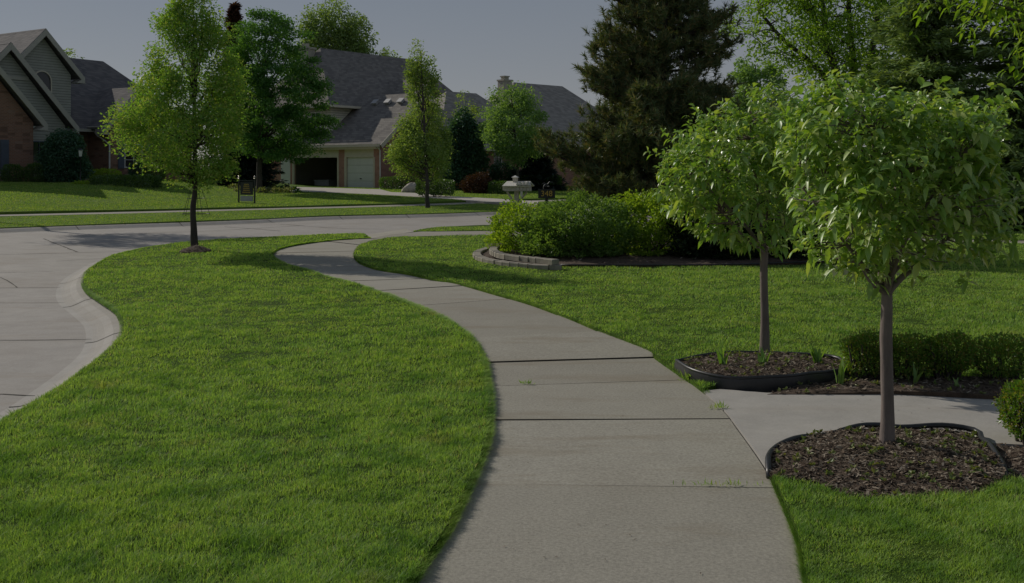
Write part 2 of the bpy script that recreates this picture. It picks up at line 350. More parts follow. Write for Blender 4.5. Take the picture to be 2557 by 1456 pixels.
# ---- sidewalk: separate slabs a finger apart, each very slightly off level, over dark soil
g = Geo(); gs = Geo()
for i in range(len(jl) - 1):
    (la, ra), (lb, rb) = jl[i], jl[i + 1]
    left = L[la:lb + 1]; right = Rr[ra:rb + 1]
    if len(left) < 2 or len(right) < 2: continue
    def trim(seg, gap=.008):
        s = seg.copy(); s[0] = s[0] + (s[1] - s[0]) / np.linalg.norm(s[1] - s[0]) * gap; s[-1] = s[-1] + (s[-2] - s[-1]) / np.linalg.norm(s[-2] - s[-1]) * gap; return s
    gp = .0075 if i < 6 else .017
    poly = np.vstack([trim(left, gp), trim(right, gp)[::-1]])
    zo = (0.010 if i == 5 else R.uniform(-.004, .004)); tx, ty = R.uniform(-.002, .002, 2); c = poly.mean(0)
    P3 = [Vector((p[0], p[1])) for p in poly]; n = len(P3)
    V, E, F, *_ = delaunay_2d_cdt(P3, [(k, (k + 1) % n) for k in range(n)], [], 1, 1e-6)
    A = np.array([(v[0], v[1]) for v in V]); z = zo + (A[:, 0] - c[0]) * tx + (A[:, 1] - c[1]) * ty
    F = [f if (V[f[1]] - V[f[0]]).cross(V[f[2]] - V[f[0]]) > 0 else f[::-1] for f in F]
    g.add(np.column_stack([A, z]), F)
    zz = zo + (poly[:, 0] - c[0]) * tx + (poly[:, 1] - c[1]) * ty
    g.add(np.vstack([np.column_stack([poly, zz]), np.column_stack([poly, zz - .12])]), [(k, n + k, n + (k + 1) % n, (k + 1) % n) for k in range(n)], 1)
# the branch running right behind the shrub bed, and the ramp down to the road
near_e = GL([(960,598),(1018,592.5),(1207,589),(1600,594),(2557,609),(3400,622)]); far_e = GL([(1033,578.5),(1207,577),(1600,583),(2557,601),(3400,613)])
BR = [G(918,596)] + near_e + far_e[::-1]
nb = smooth_line(near_e, 1.5); fb = smooth_line([G(925,595)] + far_e, 1.5); k = min(len(nb), len(fb))
for i in range(k - 1):
    q = [nb[i], nb[i + 1], fb[i + 1], fb[i]]; qc = np.mean(q, 0)
    g.slab([(*(p + (qc - p) * .006), R.uniform(-.003, .003)) for p in q], .12)
ra = [G(918,596), G(1033,578.5)]; rb_ = [G(896,589,-.11), G(1012,571,-.11)]
g.slab([(*ra[0], .001), (*ra[1], .001), (*rb_[1], -.114), (*rb_[0], -.114)], .1)
tag(g.build('sidewalk', [M['walk'], M['crack']]), kind='structure')

# ---- near road surface
LE = [(0,1076),(69,1034),(156,979),(208,940),(257,902),(290,870),(306,846),(309,820),(303,800),(292,784),(257,760),(222,736),(210,715),(211,698),(222,680),(250,661),(278,645),(313,634.5),(361,624),(417,615.5),(487,608.5),(560,602.5),(639,598),(720,594),(800,590.5),(870,588),(905,588.5),(918,595)]
lawn_edge = smooth_line(GL(LE, -.03), .15)
d0 = lawn_edge[0] - lawn_edge[10]; d0 /= np.linalg.norm(d0); lawn_edge = np.vstack([[lawn_edge[0] + d0 * t for t in np.arange(9, .1, -.3)], lawn_edge])
FC = [(0,569),(162,563),(300,558.5),(475,553),(639,547),(818,539),(1068,533.5),(1207,528.7)]
fc = smooth_line(GL(FC, 0), .5); dl = fc[0] - fc[6]; dl /= np.linalg.norm(dl); dr = fc[-1] - fc[-8]; dr /= np.linalg.norm(dr)
fc = np.vstack([[fc[0] + dl * t for t in np.arange(40, .3, -1)], fc, [fc[-1] + dr * t for t in np.arange(1, 60, 1)]])
rs = [(-40, -12), (-3, -12)]
def zr(x, y): return -.125 + .0 * np.asarray(x)
st = Geo(); st.add([(-60, -14, -.125), (45, -14, -.125), (75, 110, -.125), (-60, 110, -.125)], [(0, 1, 2, 3)])
def ribbon(g, pts, w_, z, mi=1, step=.25, wob=.3):
    P = smooth_line(pts, step); t = np.gradient(P, axis=0); t /= np.linalg.norm(t, axis=1)[:, None]; nrm = np.stack([-t[:, 1], t[:, 0]], 1)
    P = P + nrm * (R.uniform(-1, 1, (len(P), 1)) * w_ * wob); ww = w_ * R.uniform(.5, 1.4, (len(P), 1)); z = np.broadcast_to(z, (len(P),))
    V = np.vstack([np.column_stack([P + nrm * ww / 2, z]), np.column_stack([P - nrm * ww / 2, z])]); n = len(P)
    g.add(V, [(i, i + 1, n + i + 1, n + i) for i in range(n - 1)], mi)
for ln in [[(-260,852),(0,849.5),(120,848.5),(228,847)], [(-200,757),(0,756),(120,756),(182,755.5)], [(-150,719),(0,719),(42,718.5),(150,718)], [(-200,683),(0,680.5),(132,678)], [(-100,990),(0,984),(90,989)],
           [(0,692),(22,703),(43,717.5)], [(108,596),(150,612),(192,629)], [(140,652),(210,648),(276,644)], [(-60,636),(120,633),(300,628)], [(560,566),(640,572),(700,577)], [(700,560),(850,570),(960,572)], [(300,585),(520,577),(760,563)]]:
    ribbon(st, GL(ln, -.121), .018 if ln[0][1] > 640 else .035, -.121)
tag(st.build('street', [M['street'], M['crack']]), kind='structure')

# ---- rolled kerbs
def kerb(g, line, side, prof, joints=2.9, worn=False):
    P = np.array(line); t = np.gradient(P, axis=0); t /= np.linalg.norm(t, axis=1)[:, None]; nrm = np.stack([-t[:, 1], t[:, 0]], 1) * side
    for _ in range(6): nrm[1:-1] = (nrm[:-2] + nrm[1:-1] * 2 + nrm[2:]); nrm /= np.linalg.norm(nrm, axis=1)[:, None]
    k = len(prof); n = len(P)
    V = np.vstack([np.column_stack([P + nrm * o, np.full(n, z) + T(P[:, 0], P[:, 1])]) for o, z in prof])
    for j in range(k - 1): g.add(V[j * n:(j + 2) * n], [(i, i + 1, n + i + 1, n + i) for i in range(n - 1)], 2 if worn and j >= k - 3 else 0)
    d = np.concatenate([[0], np.cumsum(np.linalg.norm(np.diff(P, axis=0), axis=1))])
    for s in np.arange(1.3, d[-1], joints):
        i = int(np.searchsorted(d, s)); i = min(i, n - 2); a, b = P[i], P[i] + t[i] * .022
        for j in range(k - 2):
            q = [(*(a + nrm[i] * prof[j][0]), prof[j][1] + .003), (*(b + nrm[i] * prof[j][0]), prof[j][1] + .003), (*(b + nrm[i] * prof[j + 1][0]), prof[j + 1][1] + .003), (*(a + nrm[i] * prof[j + 1][0]), prof[j + 1][1] + .003)]
            g.add([(x, y, z + float(T(x, y))) for x, y, z in q], [(0, 1, 2, 3)], 1)
prof = [(-.04, -.10), (-.03, -.035), (.03, -.036), (.10, -.05), (.18, -.085), (.25, -.113), (.29, -.121), (.36, -.1235), (.365, -.13)]
g = Geo(); kerb(g, lawn_edge, 1, prof, 2.9, True); kerb(g, fc, -1, [(-.04, -.10), (-.03, -.02), (.06, -.022), (.16, -.045), (.30, -.10), (.36, -.120), (.50, -.1235), (.505, -.13)])
strip_top = GL([(1033,577),(1060,571.5),(1093,568.6),(1207,563),(1600,568),(2557,579),(3400,588)]); kerb(g, smooth_line(strip_top, .4), 1, prof)
tag(g.build('kerb', [M['kerb'], M['crack'], M['worn']], None, True), kind='structure')

# ---- lawns
def zl(x, y): return T(x, y) - .002 + .03 * (vnoise(x, y, 2.3, 1) - .2) + .018 * vnoise(x, y, .5, 2)
def zedge(x, y): return T(x, y) + .01
Ls = L[::3]; left_poly = [tuple(p) for p in np.vstack([Ls + np.array((-.012, 0)), lawn_edge[::-1][1:]])]
tip = near(Rr, G(1018,592.5))
Rs = Rr[:tip + 1][::3]
ib = near(Rs, G(1743,972)); jb = near(Rs, G(1925,1195))
ne = smooth_line(near_e[1:], 1.0)
BEDB = [(1689,909),(1718,929.6),(1758,942),(1823,951),(1898,952),(1978,950),(2023,943),(2066,938),(2113,925),(2098,907),(2073,899.7),(2023,894.7),(1973,891),(1898,887),(1811,891),(1733,901)]
BEDA = [(1921,1182),(1918,1155),(1930,1128),(1972,1110),(2086,1085),(2199,1067),(2235,1070),(2426,1079),(2453,1104),(2486,1137),(2507,1167),(2507,1191),(2489,1212),(2426,1234),(2289,1242),(2145,1242),(2092,1227),(2038,1206),(1948,1191)]
bedB = smooth_line(GL(BEDB + BEDB[:1], .06), .08)[:-1]; bedA = smooth_line(GL(BEDA, .03), .06)
lawnR = [tuple(p + np.array((.012, 0))) for p in Rs[ib:]] + [tuple(p) for p in ne[1:]] + [G(3400, 760), G(3400, 962)] + GL([(2700,958),(2557,952),(2430,948),(2235,943),(2125,938),(2090,950),(2023,962),(1900,972),(1800,966)])
lawnS = [tuple(p + np.array((.012, 0))) for p in Rs[:jb]] + GL([(1921,1184),(1948,1191),(2038,1206),(2092,1227),(2145,1242),(2289,1242),(2426,1234),(2489,1212),(2507,1197),(2557,1205),(2750,1220),(3300,1230)]) + [(6.5, -4.0)]
strip = far_e + strip_top[::-1]
swn = smooth_line(GL([(0,541),(300,534.5),(560,527.5),(818,521),(1068,514),(1207,508.5)], 0), 1.0); swf = smooth_line(GL([(0,536.8),(300,530),(568,523.4),(818,517),(1068,509.7),(1207,504.5)], 0), 1.0)
def extd(ln, a=40, b=60):
    d1 = ln[0] - ln[4]; d1 /= np.linalg.norm(d1); d2 = ln[-1] - ln[-5]; d2 /= np.linalg.norm(d2)
    return np.vstack([[ln[0] + d1 * t for t in np.arange(a, 1, -2)], ln, [ln[-1] + U * t for t in np.arange(2, b, 2)]])
swn, swf = extd(swn), extd(swf)
def zf_(x, y): return T(x, y) + .025 * vnoise(x, y, 3.0, 4)
def zfar(x, y): return T(x, y) + .07 + .04 * vnoise(x, y, 3.0, 3)
lawns = {}
for nm, poly, zf, m, gr, sk in (('lawn', left_poly, zl, 'lawn', .45, .14), ('lawn', lawnR, zl, 'lawn', .6, .14), ('lawn', lawnS, zl, 'lawn', .35, .14), ('lawn', strip, zl, 'lawn', .8, .14), ('lawn', [(4.5, 31.5), (40, 27.8), (40, 46), (9, 43)], zl, 'lawn', 1.5, .2)):
    tag(fill(poly, zf, nm, M[m], gr, sk), kind='structure')
tag(fill([tuple(p) for p in np.vstack([fc, swn[::-1]])], zf_, 'lawn', M['farlawn'], 1.5, .14), kind='structure')
swl = np.vstack([swf, [(60, 160), (-110, 160), (-75, swf[0][1] + 5)]])
tag(fill([tuple(p) for p in swl], zfar, 'lawn', M['farlawn'], 2.0, .14), kind='structure')
tag(fill([tuple(p) for p in np.vstack([swn, swf[::-1]])], lambda x, y: T(x, y) + .015, 'sidewalk', M['walk'], 1.5, .1), kind='structure')
DRIVE = [(700,468),(735,467),(850,470),(950,473),(977,480),(1038,482),(1114,489.5),(1243,496.5),(1345,503),(1340,511),(1207,503.8),(1115,496.5),(1045,492),(977,488),(900,484),(818,480.5),(722,478)]
tag(fill(GL(DRIVE, .11), lambda x, y: T(x, y) + .115, 'driveway', M['drive'], 1.5, .2), kind='structure')
PATH = [tuple(p + np.array((.012, 0))) for p in Rs[jb:ib + 1]] + GL([(1800,974),(1916,983),(2237,982),(2308,985.5),(2392,990),(2492,995.5),(2700,1005),(3300,1020),(3300,1160),(2700,1140),(2557,1114),(2470,1108),(2430,1110),(2235,1090),(2086,1105),(1972,1130),(1945,1150),(1935,1180)])
PATH = [p for i, p in enumerate(PATH)]
tag(fill(PATH, lambda x, y: 0 * x + .004, 'path', M['path'], None, .1), kind='structure')

# ---- mulch beds
def chips(g, poly, zf, n, lo, hi, rng=R):
    xs = [p[0] for p in poly]; ys = [p[1] for p in poly]
    x = rng.uniform(min(xs), max(xs), n * 3); y = rng.uniform(min(ys), max(ys), n * 3); k = inside(poly, x, y); x, y = x[k][:n], y[k][:n]; n = len(x)
    a = rng.uniform(0, 6.28, n); ln = rng.uniform(lo, hi, n); wd = ln * rng.uniform(.12, .4, n); z = zf(x, y) + rng.uniform(.002, .016, n); ti = rng.uniform(-.45, .45, (n, 2))
    d = np.stack([np.cos(a), np.sin(a), ti[:, 0]], 1); s = np.stack([-np.sin(a), np.cos(a), ti[:, 1]], 1); c = np.stack([x, y, z], 1)
    V = np.stack([c - d * ln[:, None] / 2 - s * wd[:, None] / 2, c + d * ln[:, None] / 2 - s * wd[:, None] / 3, c + d * ln[:, None] / 2 + s * wd[:, None] / 2, c - d * ln[:, None] / 2 + s * wd[:, None] / 2], 1).reshape(-1, 3)
    g.add(V, np.arange(n * 4).reshape(n, 4), 1)
def bed(poly, zf, nch, lo=.02, hi=.07, grid=.12, sk=.1):
    P = [Vector((float(a), float(b))) for a, b in poly]; n = len(P); xs = [p[0] for p in P]; ys = [p[1] for p in P]
    gx, gy = np.meshgrid(np.arange(min(xs), max(xs), grid), np.arange(min(ys), max(ys), grid)); gx = gx.ravel() + R.uniform(-.3, .3, gx.size) * grid; gy = gy.ravel() + R.uniform(-.3, .3, gy.size) * grid
    k = inside(poly, gx, gy); pts = P + [Vector((float(a), float(b))) for a, b in zip(gx[k], gy[k])]
    V, E, F, *_ = delaunay_2d_cdt(pts, [(i, (i + 1) % n) for i in range(n)], [], 1, 1e-5); X = np.array([v[0] for v in V]); Y = np.array([v[1] for v in V])
    g = Geo(); g.add(np.stack([X, Y, zf(X, Y)], 1), [f if (V[f[1]] - V[f[0]]).cross(V[f[2]] - V[f[0]]) > 0 else f[::-1] for f in F])
    A = np.array(poly); za = zf(A[:, 0], A[:, 1]); g.add(np.vstack([np.column_stack([A, za]), np.column_stack([A, za - sk])]), [(i, (i + 1) % n, n + (i + 1) % n, n + i) for i in range(n)])
    chips(g, poly, zf, nch, lo, hi)
    return tag(g.build('mulch', [M['mulch'], M['chip']]), kind='stuff')
def dome(poly, h, base):
    A = np.array(poly); c = (A.min(0) + A.max(0)) / 2; r = (A.max(0) - A.min(0)) / 2
    return lambda x, y: base + h * np.clip(1 - ((x - c[0]) / r[0]) ** 2 - ((y - c[1]) / r[1]) ** 2, 0, 1) + .02 * vnoise(x, y, .12, 5)
bA = [tuple(p) for p in bedA]; bB = [tuple(p) for p in bedB]
zA = dome(bA, .045, .012); zB = dome(bB, .03, .062)
bed(bA, zA, 9000, .008, .04); bed(bB, zB, 4500, .008, .04)
BEDC = GL([(2066,940),(2125,934),(2235,938),(2430,943),(2557,947),(3300,960)], .02) + GL([(3300,1018),(2700,1003),(2492,994),(2392,988.5),(2308,984),(2237,980.5),(2000,981),(1916,981)], .02)
zC = dome(BEDC, .035, -.004); bed(BEDC, zC, 4200, .008, .04)
BEDD = GL([(2453,1106),(2557,1115),(2700,1141),(3300,1161),(3300,1229),(2750,1219),(2557,1204),(2509,1196),(2509,1168),(2488,1138)], .02)
zD = dome(BEDD, .03, -.002); bed(BEDD, zD, 2600, .008, .04)
BEDE = GL([(1192,632),(1205,650),(1290,660),(1400,661),(1600,661),(1800,660),(1950,655),(2100,650),(2230,640),(2280,620),(2000,604),(1600,598),(1330,598),(1225,608)], .05)
zE = dome(BEDE, .09, .03); bed(BEDE, zE, 1500, .03, .10, .4)
c0 = np.array(G(489, 626, .05)); ring = [(c0[0] + .30 * math.cos(a) * random.uniform(.9, 1.1), c0[1] + .34 * math.sin(a)) for a in np.linspace(0, 6.28, 16, endpoint=False)]
bed(ring, lambda x, y: zl(x, y) + .02 + .13 * np.clip(1 - np.hypot(x - c0[0], y - c0[1]) / .33, 0, 1), 200, .02, .05, .1)
BEDS = [bA, bB, BEDC, BEDD, BEDE, PATH]

# ---- grass blades: real blades, fewer and wider with distance
def blades(polys, n, dmin, dmax, height, seed, hole=BEDS, xmax=1.15, wf=.00062, zfun=None):
    rng = np.random.default_rng(seed)
    D = np.exp(rng.uniform(math.log(dmin), math.log(dmax), n)); x = D * rng.uniform(-.56 * xmax, .56 * xmax, n); y = D
    k = np.zeros(n, bool)
    for p in polys: k |= inside(p, x, y)
    for h in hole: k &= ~inside(h, x, y)
    x, y, D = x[k], y[k], D[k]; n = len(x)
    cl = vnoise(x, y, .16, 3); cl2 = vnoise(x, y, .9, 8)
    cl = .5 * cl + .5 * vnoise(x, y, .07, 6); keep = rng.uniform(0, 1, n) < .12 + 1.15 * cl; x, y, D, cl, cl2 = x[keep], y[keep], D[keep], cl[keep], cl2[keep]; n = len(x)
    h = height * (.25 + .75 * cl + .65 * cl2) * rng.uniform(.6, 1.2, n); wd = np.maximum(.0027, D * wf) * rng.uniform(.7, 1.3, n)
    a = rng.uniform(0, 6.28, n); lean = rng.uniform(.15, 1.3, n) * h; sa = a + rng.uniform(-.8, .8, n) + 1.57
    ld = np.stack([np.cos(a), np.sin(a)], 1) * lean[:, None]; sd = np.stack([np.cos(sa), np.sin(sa)], 1) * wd[:, None] / 2
    z0 = (zfun or zl)(x, y) - .006
    def p(o, s, z): return np.column_stack([x + o[:, 0] + s[:, 0], y + o[:, 1] + s[:, 1], z])
    V = np.stack([p(ld * 0, sd, z0), p(ld * 0, -sd, z0), p(ld * .35, -sd * .85, z0 + h * .6), p(ld * .35, sd * .85, z0 + h * .6), p(ld, sd * 0, z0 + h)], 1).reshape(-1, 3)
    i = np.arange(n)[:, None] * 5; g = Geo(); g.add(V, i + np.array([[0, 1, 2, 3]])); g.F.append((i + np.array([[3, 2, 4]]), 0)); return g
BL = 1.0
g = blades([left_poly], int(1400000 * BL), 3.3, 26, .034, 11); tag(g.build('grass', M['grass']), kind='stuff')
g = blades([lawnR, lawnS, strip], int(1400000 * BL), 3.3, 28, .033, 12); tag(g.build('grass', M['grass']), kind='stuff')
stripF = [tuple(p) for p in np.vstack([fc, swn[::-1]])]; DRV = GL(DRIVE, .11)
WALKF = [tuple(p) for p in np.vstack([swn + NN * -.12, (swf + NN * .12)[::-1]])]
g = blades([stripF], 420000, 27.5, 62, .035, 13, [DRV, WALKF], 1.05, .0005, zf_); tag(g.build('grass', M['fargrass']), kind='stuff')
g = blades([[tuple(p) for p in swl]], 800000, 27.5, 66, .045, 14, [DRV, WALKF], 1.05, .0005, zfar); tag(g.build('grass', M['fargrass']), kind='stuff')

# ---- ragged fringe of longer blades hanging over the walk edges
def fringe(line, side, n, seed, dmin=-1, dmax=24, hgt=.055):
    rng = np.random.default_rng(seed); P = np.array(line); P = P[(P[:, 1] > dmin) & (P[:, 1] < dmax)]; t = np.gradient(P, axis=0); t /= np.linalg.norm(t, axis=1)[:, None] + 1e-9; nr = np.stack([-t[:, 1], t[:, 0]], 1) * side
    w_ = 1 / np.maximum(P[:, 1], 2.5) ** 1.0; k = rng.choice(len(P), n, p=w_ / w_.sum()); b = P[k] + nr[k] * rng.uniform(-.045, .012, (n, 1)) + t[k] * rng.uniform(-.08, .08, (n, 1)); cl = .5 * vnoise(b[:, 0], b[:, 1], .05, 5) + .5 * vnoise(b[:, 0], b[:, 1], .4, 9)
    h = hgt * (.5 + .6 * cl) * rng.uniform(.5, 1.2, n); wd = np.maximum(.003, b[:, 1] * .0007); ln = (nr[k] * rng.uniform(-.1, 1.0, (n, 1)) + t[k] * rng.uniform(-.6, .6, (n, 1))) * h[:, None]; s_ = t[k] * wd[:, None] / 2; z0 = np.full(n, -.01)
    def q(o, s, z): return np.column_stack([b + o + s, z])
    V = np.stack([q(ln * 0, s_, z0), q(ln * 0, -s_, z0), q(ln * .4, -s_ * .8, z0 + h * .65), q(ln * .4, s_ * .8, z0 + h * .65), q(ln, s_ * 0, z0 + h)], 1).reshape(-1, 3); i = np.arange(n)[:, None] * 5; g = Geo(); g.add(V, i + np.array([[0, 1, 2, 3]])); g.F.append((i + np.array([[3, 2, 4]]), 0)); return g
for _f in (fringe(L, -1, 75000, 15, 2.5), fringe(Rr[3 * ib:tip] + np.array((.012, 0)), 1, 24000, 16, 6.5, 24, .045), fringe(Rr[:3 * jb] + np.array((.012, 0)), 1, 26000, 17, 2.5, 6, .045), fringe(lawn_edge, -1, 20000, 18, 5, 25, .045)): tag(_f.build('grass', M['grass']), kind='stuff')

# ================================================================= LEAVES, TREES AND SHRUBS
M['pearleaf'] = leafmat('pear_leaves', (0.2, 0.37, 0.06), (0.3, 0.48, 0.085), (0.52, 0.62, 0.18), 0.42, 0.12, .42)
M['streetleaf'] = leafmat('street_pear_leaves', (0.2, 0.37, 0.085), (0.25, 0.43, 0.1), (0.42, 0.46, 0.17), 0.48, 0.03)
M['maple'] = leafmat('maple_leaves', (0.075, 0.185, 0.06), (0.105, 0.235, 0.07), (0.15, 0.29, 0.08), 0.42, 0.02)
M['limemaple'] = leafmat('lime_leaves', (0.19, 0.32, 0.13), (0.23, 0.37, 0.15), (0.28, 0.42, 0.18), 0.48, 0.02)
M['cottonwood'] = leafmat('cottonwood_leaves', (0.19, 0.29, 0.13), (0.24, 0.34, 0.15), (0.3, 0.4, 0.18), 0.5, 0.02)
M['pear2'] = leafmat('far_pear_leaves', (0.22, 0.33, 0.12), (0.26, 0.38, 0.13), (0.33, 0.39, 0.16), 0.48, 0.02)
M['ash'] = leafmat('ash_leaves', (0.15, 0.29, 0.03), (0.23, 0.38, 0.045), (0.32, 0.45, 0.07), 0.55, 0.03)
M['needle'] = leafmat('pine_needles', (0.11, 0.165, 0.085), (0.16, 0.215, 0.1), (0.32, 0.24, 0.12), 0.2, 0.02)
M['cone'] = plain('pine_candles', (.22, .11, .035), .8, .4, 12)
M['spruce'] = leafmat('spruce_needles', (0.2, 0.31, 0.14), (0.29, 0.4, 0.165), (0.4, 0.5, 0.21), 0.25, 0.03)
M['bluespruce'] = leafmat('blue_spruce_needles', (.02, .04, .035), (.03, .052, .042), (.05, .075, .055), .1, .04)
M['arbor'] = leafmat('dark_conifer_leaves', (0.045, 0.11, 0.07), (0.065, 0.145, 0.085), (0.1, 0.185, 0.11), 0.3, .03)
M['boxwood'] = leafmat('boxwood_leaves', (0.1, 0.21, 0.03), (0.15, 0.28, 0.04), (0.3, 0.25, 0.08), 0.4, 0.03)
M['hedge'] = leafmat('hedge_leaves', (0.050, 0.110, 0.029), (0.077, 0.154, 0.033), (0.132, 0.220, 0.039), 0.4, .06)
M['limebush'] = leafmat('lime_shrub_leaves', (0.2, 0.34, 0.04), (0.28, 0.42, 0.05), (0.37, 0.47, 0.08), 0.5, 0.02)
M['greybush'] = leafmat('sage_shrub_leaves', (0.13, 0.24, 0.065), (0.18, 0.3, 0.085), (0.25, 0.36, 0.13), 0.45, 0.015)
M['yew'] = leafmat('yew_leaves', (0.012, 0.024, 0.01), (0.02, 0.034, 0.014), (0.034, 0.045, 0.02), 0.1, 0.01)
M['barberry'] = leafmat('barberry_leaves', (0.05, 0.028, 0.024), (0.07, 0.035, 0.028), (0.12, 0.06, 0.045), 0.25, 0.02)
M['hosta'] = leafmat('variegated_leaves', (.12, .17, .05), (.24, .27, .12), (.5, .48, .34), .3, .06)
M['iris'] = leafmat('iris_leaves', (0.13, 0.27, 0.06), (0.18, 0.34, 0.07), (0.26, 0.4, 0.1), 0.4, 0.06)
M['purple'] = leafmat('purple_leaves', (.06, .025, .025), (.08, .035, .03), (.12, .06, .04), .3, .04)
M['seedling'] = leafmat('seedling_leaves', (.12, .18, .05), (.2, .25, .08), (.28, .28, .12), .3, .05)

def unit(v): return v / (np.linalg.norm(v, axis=-1, keepdims=True) + 1e-9)
def leaf_quads(g, P, Dr, Ln, Wd, rng, fold=.18, mi=0, upbias=.6):
    """two-triangle leaves folded along the midrib"""
    n = len(P); Dr = unit(Dr); ref = unit(rng.normal(0, 1, (n, 3)) * (1 - upbias) + np.array((0, 0, upbias)))
    S = unit(np.cross(Dr, ref)); Nn = np.cross(S, Dr); L_ = Ln[:, None]; W_ = Wd[:, None]
    m = P + Dr * L_ * .45 + Nn * W_ * fold
    V = np.stack([P, m + S * W_ * .5, P + Dr * L_, m - S * W_ * .5], 1).reshape(-1, 3); i = np.arange(n)[:, None] * 4
    g.add(V, np.concatenate([i + np.array([[0, 1, 2]]), i + np.array([[0, 2, 3]])]), mi)
def leaf_arch(g, P, Dr, Ln, Wd, droop, rng, mi=0):
    """near leaves: a curved midrib and a blade folded along it"""
    n = len(P); Dr = unit(Dr); up = np.array((0, 0, 1.0)); S = unit(np.cross(Dr, up + rng.normal(0, .35, (n, 3)))); Nn = np.cross(S, Dr)
    ts = (0, .14, .42, .72, 1.0); ws = (0, .16, .5, .40, 0)
    mid = [P + Dr * (Ln * t)[:, None] - up * (Ln * droop * t * t)[:, None] for t in ts]
    V = [mid[0]]
    for k in (1, 2, 3):
        o = S * (Wd * ws[k])[:, None]; u = Nn * (Wd * ws[k] * .45)[:, None]; V += [mid[k], mid[k] + o + u, mid[k] - o + u]
    V.append(mid[4]); V = np.stack(V, 1).reshape(-1, 3); i = np.arange(n)[:, None] * 11
    g.add(V, np.concatenate([i + np.array([q]) for q in ((0, 2, 1), (0, 1, 3), (7, 8, 10), (7, 10, 9))]), mi)
    g.add(np.zeros((0, 3)), np.zeros((0, 4), int), mi) if False else None
    base = g.n - len(V); q4 = np.concatenate([i + np.array([q]) for q in ((1, 2, 5, 4), (1, 4, 6, 3), (4, 5, 8, 7), (4, 7, 9, 6))]); g.F.append((q4 + base, mi))
def crown(prof, D, n, rng, shell=.6, deep=1.0, lobe=.2):
    """points inside a crown whose left and right outline is given per height (row, left, right in the photograph)"""
    A = np.array([((HZ - y) / FP * D + CAMH, (l - CX) / FP * D, (r - CX) / FP * D) for y, l, r in sorted(prof, key=lambda q: -q[0])])
    zs = np.linspace(A[0, 0], A[-1, 0], 200); l = np.interp(zs, A[:, 0], A[:, 1]); r = np.interp(zs, A[:, 0], A[:, 2]); hw = np.maximum((r - l) / 2, .01)
    cw = np.cumsum(hw ** 1.5); z = np.interp(rng.uniform(0, cw[-1], n), cw, zs); h = np.interp(z, zs, hw); xc = np.interp(z, zs, (l + r) / 2)
    a = rng.uniform(0, 6.283, n); q = rng.uniform(0, 1, n) ** (.5 * shell); ph = rng.uniform(0, 6.28, 4); zz = (z - zs[0]) / (zs[-1] - zs[0] + 1e-6) * 6.28
    q = q * (1 + lobe * (.5 * np.sin(2 * a + ph[0] + zz) + .6 * np.sin(3 * a + ph[1] - 1.7 * zz) + .5 * np.sin(5 * a + ph[2] + 2.6 * zz) - .25))
    return np.stack([xc + h * q * np.cos(a), D + h * q * np.sin(a) * deep, z], 1), np.stack([np.cos(a), np.sin(a) * deep, 0 * a], 1), np.stack([xc, np.full(n, D), z], 1)
def limb(g, a, b, r0, r1, rng, sag=.12, n=7, sides=6, rise=.25):
    a = np.array(a); b = np.array(b); t = np.linspace(0, 1, n)[:, None]; d = np.linalg.norm(b - a)
    w_ = rng.normal(0, sag * d * .35, (n, 3)); w_[0] = 0; w_[-1] = 0
    P = a + (b - a) * t + np.array((0, 0, 1.0)) * (np.sin(t * math.pi) * d * -rise * .3) + w_ * np.sin(t * math.pi)
    g.tube(P, np.linspace(r0, r1, n), sides, cap=False); return P
def trunk_mesh(g, pts, r0, r1, rng, sides=12, flare=1.25, wob=.005):
    P = smooth_line(pts, max(.12, np.linalg.norm(np.array(pts[-1]) - np.array(pts[0])) / 24)); n = len(P); t = np.linspace(0, 1, n)
    r = r0 + (r1 - r0) * t + r0 * (flare - 1) * np.exp(-t * n / 1.6); P = P + np.column_stack([rng.normal(0, wob, n), rng.normal(0, wob, n), np.zeros(n)]) * (t[:, None] > 0); g.tube(P, r * rng.uniform(.94, 1.06, n), sides, cap=False)
